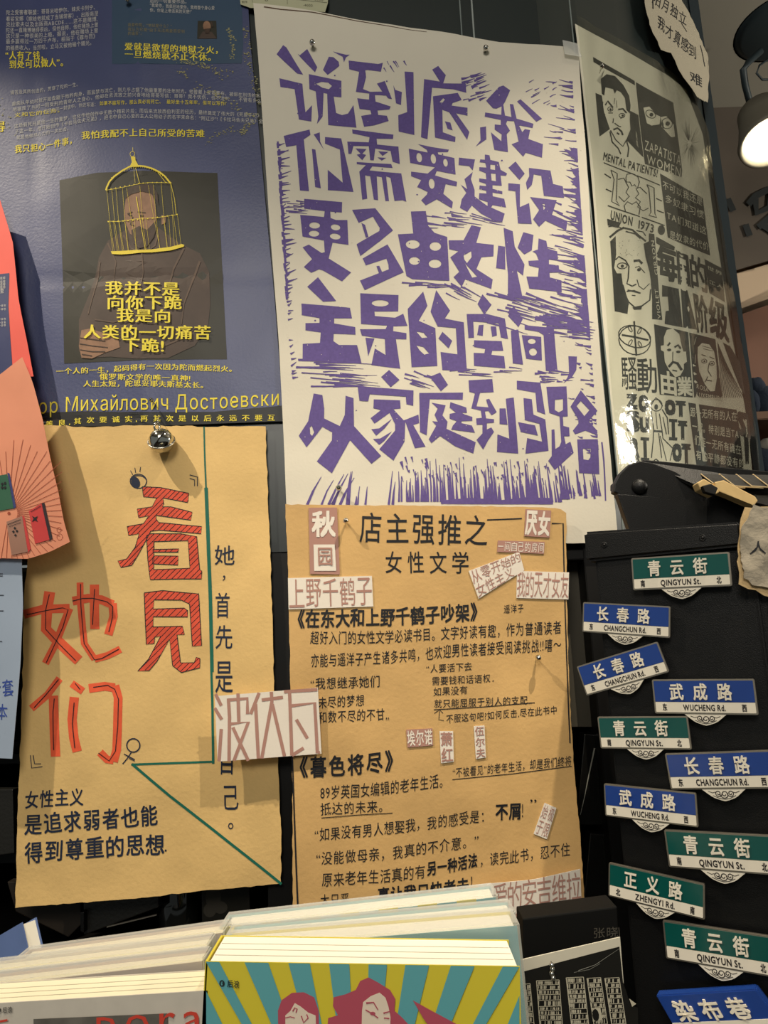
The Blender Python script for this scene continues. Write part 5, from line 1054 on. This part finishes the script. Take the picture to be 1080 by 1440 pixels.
# ------------------------------------------------------------------ shelf with the book piles
Hb = 0.205
PG = mat('white_page_block', (240, 234, 216), 0.8, var=0.03, vscale=40); PG2 = mat('cream_page_block', (238, 228, 196), 0.8, var=0.03, vscale=40)
WRAP = film('clear_book_wrap', 0.04, 0.10, bump=0.8, bscale=90, milk=0.28)
GREIGE = mat('grey_beige_cover', (204, 196, 182), 0.45, var=0.05, vscale=120, spec=0.5); GREI2 = mat('pinkish_beige_cover', (186, 166, 150), 0.4)
TEAL = mat('teal_cover_print', (98, 170, 176), 0.3, spec=0.5, coat=0.4); YEL = mat('yellow_cover_print', (222, 204, 58), 0.3, spec=0.5, coat=0.4)
def book(label, L, Rr, Ya, Yb, th, cover, pages, group=None, wrap=False, dip=0.004, edge=None, name='book'):
    """upright book facing the camera; L, Rr: picture places of the front cover's top corners at distances Ya, Yb"""
    a, b = pix(L[0], L[1], Ya), pix(Rr[0], Rr[1], Yb); X = b - a; wd = X.length; X.normalize(); Zd = Vector((0, 0, 1)); Yd = Zd.cross(X).normalized(); Zd = X.cross(Yd).normalized()
    o = thing(name, label, 'book', group, loc=a - Zd * Hb)
    def bx(nm, x0, x1, y0, y1, z0, z1, m, bev=0.0, par=None):
        bm = bmesh.new(); v_ = [bm.verts.new(a + X * x + Yd * y + Zd * z) for z in (z0, z1) for y in (y0, y1) for x in (x0, x1)]
        for f in ((0, 1, 3, 2), (4, 6, 7, 5), (0, 4, 5, 1), (1, 5, 7, 3), (3, 7, 6, 2), (2, 6, 4, 0)): bm.faces.new([v_[i] for i in f])
        if bev: bmesh.ops.bevel(bm, geom=list(bm.edges), offset=bev, segments=2, affect='EDGES')
        return bmobj(nm, bm, m, par or o)
    bx('front_cover', 0, wd, 0, 0.0006, -Hb, 0, cover); bx('back_cover', 0, wd, th - 0.0006, th, -Hb, 0, edge or cover)
    bx('page_block', 0.0015, wd - 0.001, 0.0007, th - 0.0007, -Hb + 0.002, -dip * 0.3, pages)
    for i in range(0 if wrap else 3): y = th * (0.25 + 0.22 * i); bx('page_gap', 0.002, wd - 0.0015, y, y + 0.0002, -0.004, -dip * 0.3 + 0.0002, mat('page_shadow_line', (178, 168, 146), 0.8))  # darker strips paint the shade between the pages
    bx('spine', -0.0004, 0.0006, 0, th, -Hb, 0, cover)
    if wrap: bx('clear_wrap', -0.0012, wd + 0.0012, -0.0012, th + 0.0010, -Hb, 0.0016, WRAP, 0.0008)
    return o, a, X, Yd, Zd, wd
# striped pile, front to back
o, a, X, Yd, Zd, wd = book('front book with teal and yellow striped cover showing two red-haired women', (290, 1352), (731, 1359), 0.345, 0.345, 0.030, YEL, PG, 'striped books in the right pile', dip=0.001)
SCV = Surf([(a.x, a.y), (a.x + X.x, a.y + X.y)], lambda px, py: 0.0004)
k = Ink(SCV, 0.0004, tf=(290, 1320, 2.4)); ccx, ccy = 530, 1000; zt_ = 76
def topy(x): return 76 + (x / 1060.0) * 17
def clipx(x): return x
tb = [(0, 45), (130, 210), (278, 350), (415, 483), (548, 610), (672, 752), (825, 905), (1000, 1056)]
def along(x, y): f = (y - topy(x)) / (ccy - topy(x)); return (x + (ccx - x) * f, y)
for x0, x1 in tb: k.poly([(x0, topy(x0)), (x1, topy(x1)), along(x1, 560), along(x0, 560)])
k.poly([(1, 175), (1, 300), (130, 560), (190, 560)]); k.poly([(1056, 190), (1056, 360), (940, 560), (905, 560)])
k.build('teal_stripes', TEAL, o)
k = Ink(SCV, 0.0007, tf=(290, 1320, 2.4))
RED = mat('rose_red_cover_print', (184, 84, 100), 0.3, coat=0.4); SKN = mat('cream_cover_print', (236, 218, 196), 0.3, coat=0.4)
for p in ('245,400 243,240 255,205 290,180 330,178 365,195 380,240 384,400', '400,420 412,265 445,255 428,225 430,195 470,185 505,170 520,140 548,128 580,145 620,170 638,200 635,240 660,262 684,288 700,420', '697,205 760,240 850,288 960,360 900,420 780,330 735,270'): k.poly(p)
k.build('red_hair_print', RED, o)
k = Ink(SCV, 0.0010, tf=(290, 1320, 2.4)); k.poly('270,400 268,255 285,240 300,213 320,225 345,245 370,255 376,400'); k.poly('523,400 526,240 530,210 555,190 585,178 605,195 615,225 622,260 618,400'); k.build('face_print', SKN, o)
k = Ink(SCV, 0.0013, tf=(290, 1320, 2.4)); k.stroke('293,240 300,228 308,232 304,244', 4); k.stroke('268,262 285,258 300,262', 3); k.stroke('322,255 330,278 345,262 340,250', 4); k.stroke('540,212 565,210 580,235', 6, 3); k.stroke('538,235 558,246 580,262', 4); k.ell(562, 247, 9, 6); k.stroke('598,246 620,240', 5, 3); k.stroke('600,262 618,264', 4); k.build('line_print', RED, o)
k = Ink(SCV, 0.0010, tf=(290, 1320, 2.4)); k.ring(55, 147, 7, 9, 4); k.ell(60, 147, 4, 6); k.text('72,148 114,150', '后浪', 26, 0.012, jit=0.08); k.poly('65,240 112,232 112,256 120,262 116,400 70,400'); k.build('logo_print', mat('dark_cover_print', (40, 58, 60), 0.4), o) if 0 else None
k = Ink(SCV, 0.0010, tf=(290, 1320, 2.4)); k.ring(55, 147, 7, 9, 4); k.ell(60, 147, 4, 6); k.text('72,148 114,150', '后浪', 26, 0.012, jit=0.08); k.build('publisher_mark', mat('dark_cover_print', (40, 48, 50), 0.4), o)
book('second striped book in clear wrap, behind the front one', (312, 1335), (727, 1302), 0.380, 0.380, 0.020, TEAL, PG, 'striped books in the right pile', True, edge=YEL)
book('third striped book in clear wrap, between the second and the rearmost', (318, 1322), (722, 1285), 0.403, 0.403, 0.018, YEL, PG, 'striped books in the right pile', True, edge=TEAL)
o4 = book('rearmost striped book in clear wrap, teal corner showing', (312, 1305), (697, 1262), 0.428, 0.428, 0.020, TEAL, PG, 'striped books in the right pile', True, edge=TEAL)
aa, XX, YY, ZZ, ww = o4[1], o4[2], o4[3], o4[4], o4[5]
for i in range(14):
    if i % 2 == 0:
        bm = bmesh.new(); x0, x1 = ww * i / 14, ww * (i + 1) / 14
        v_ = [bm.verts.new(aa + XX * x + YY * y + ZZ * z) for z in (-0.05, 0.0002) for y in (-0.0003, 0.0009) for x in (x0, x1)]
        for f in ((0, 1, 3, 2), (4, 6, 7, 5), (0, 4, 5, 1), (1, 5, 7, 3), (3, 7, 6, 2), (2, 6, 4, 0)): bm.faces.new([v_[j] for j in f])
        bmobj('yellow_stripe', bm, YEL, o4[0])
# beige pile, front to back
o, a, X, Yd, Zd, wd = book('front grey-beige book with large red cover letters in the left pile', (-120, 1418), (292, 1393), 0.345, 0.345, 0.022, GREIGE, PG2, 'beige books in the left pile', dip=0.001)
SCB = Surf([(a.x, a.y), (a.x + X.x, a.y + X.y)], lambda px, py: 0.0004)
k = Ink(SCB, 0.0008); k.text('130,1434 292,1424', 'pora', 60, 0.006, fill=0.86); k.stroke('-4,1436 12,1433', 3); k.build('red_cover_lettering', mat('orange_red_cover_print', (206, 70, 54), 0.5), o)
k = Ink(SCB, 0.0005); k.poly('48,1432 236,1424 240,1500 50,1500'); k.build('grey_photo_print', mat('grey_photo_print', (104, 100, 92), 0.5, var=0.35, vscale=90), o)
k = Ink(SCB, 0.0009); k.ring(0, 1419, 2.2, 3, 1.4); k.text('5,1419 19,1418', '后浪', 9, 0.01); k.build('publisher_mark', BLACKINK, o)
book('second beige book of the left pile, in clear wrap', (-110, 1398), (284, 1352), 0.372, 0.372, 0.014, GREI2, PG2, 'beige books in the left pile', True)
book('third beige book of the left pile, in clear wrap', (-95, 1378), (290, 1332), 0.392, 0.392, 0.015, GREIGE, PG2, 'beige books in the left pile', True)
book('rearmost beige book of the left pile, in clear wrap with folded corner', (22, 1352), (313, 1312), 0.418, 0.418, 0.016, GREI2, PG2, 'beige books in the left pile', True)
o, a, X, Yd, Zd, wd = book('blue book at the left edge behind the beige pile', (-60, 1350), (31, 1297), 0.52, 0.49, 0.010, mat('dusty_blue_cover', (92, 112, 158), 0.35, var=0.2, vscale=20), PG, None, False)
# the shelf the books stand on
boxw('trim_6', (-0.45, 0.30, Zsh - 0.022), (0.24, 0.56, Zsh - 0.0), BLACK, None, 0.002, kind='structure')
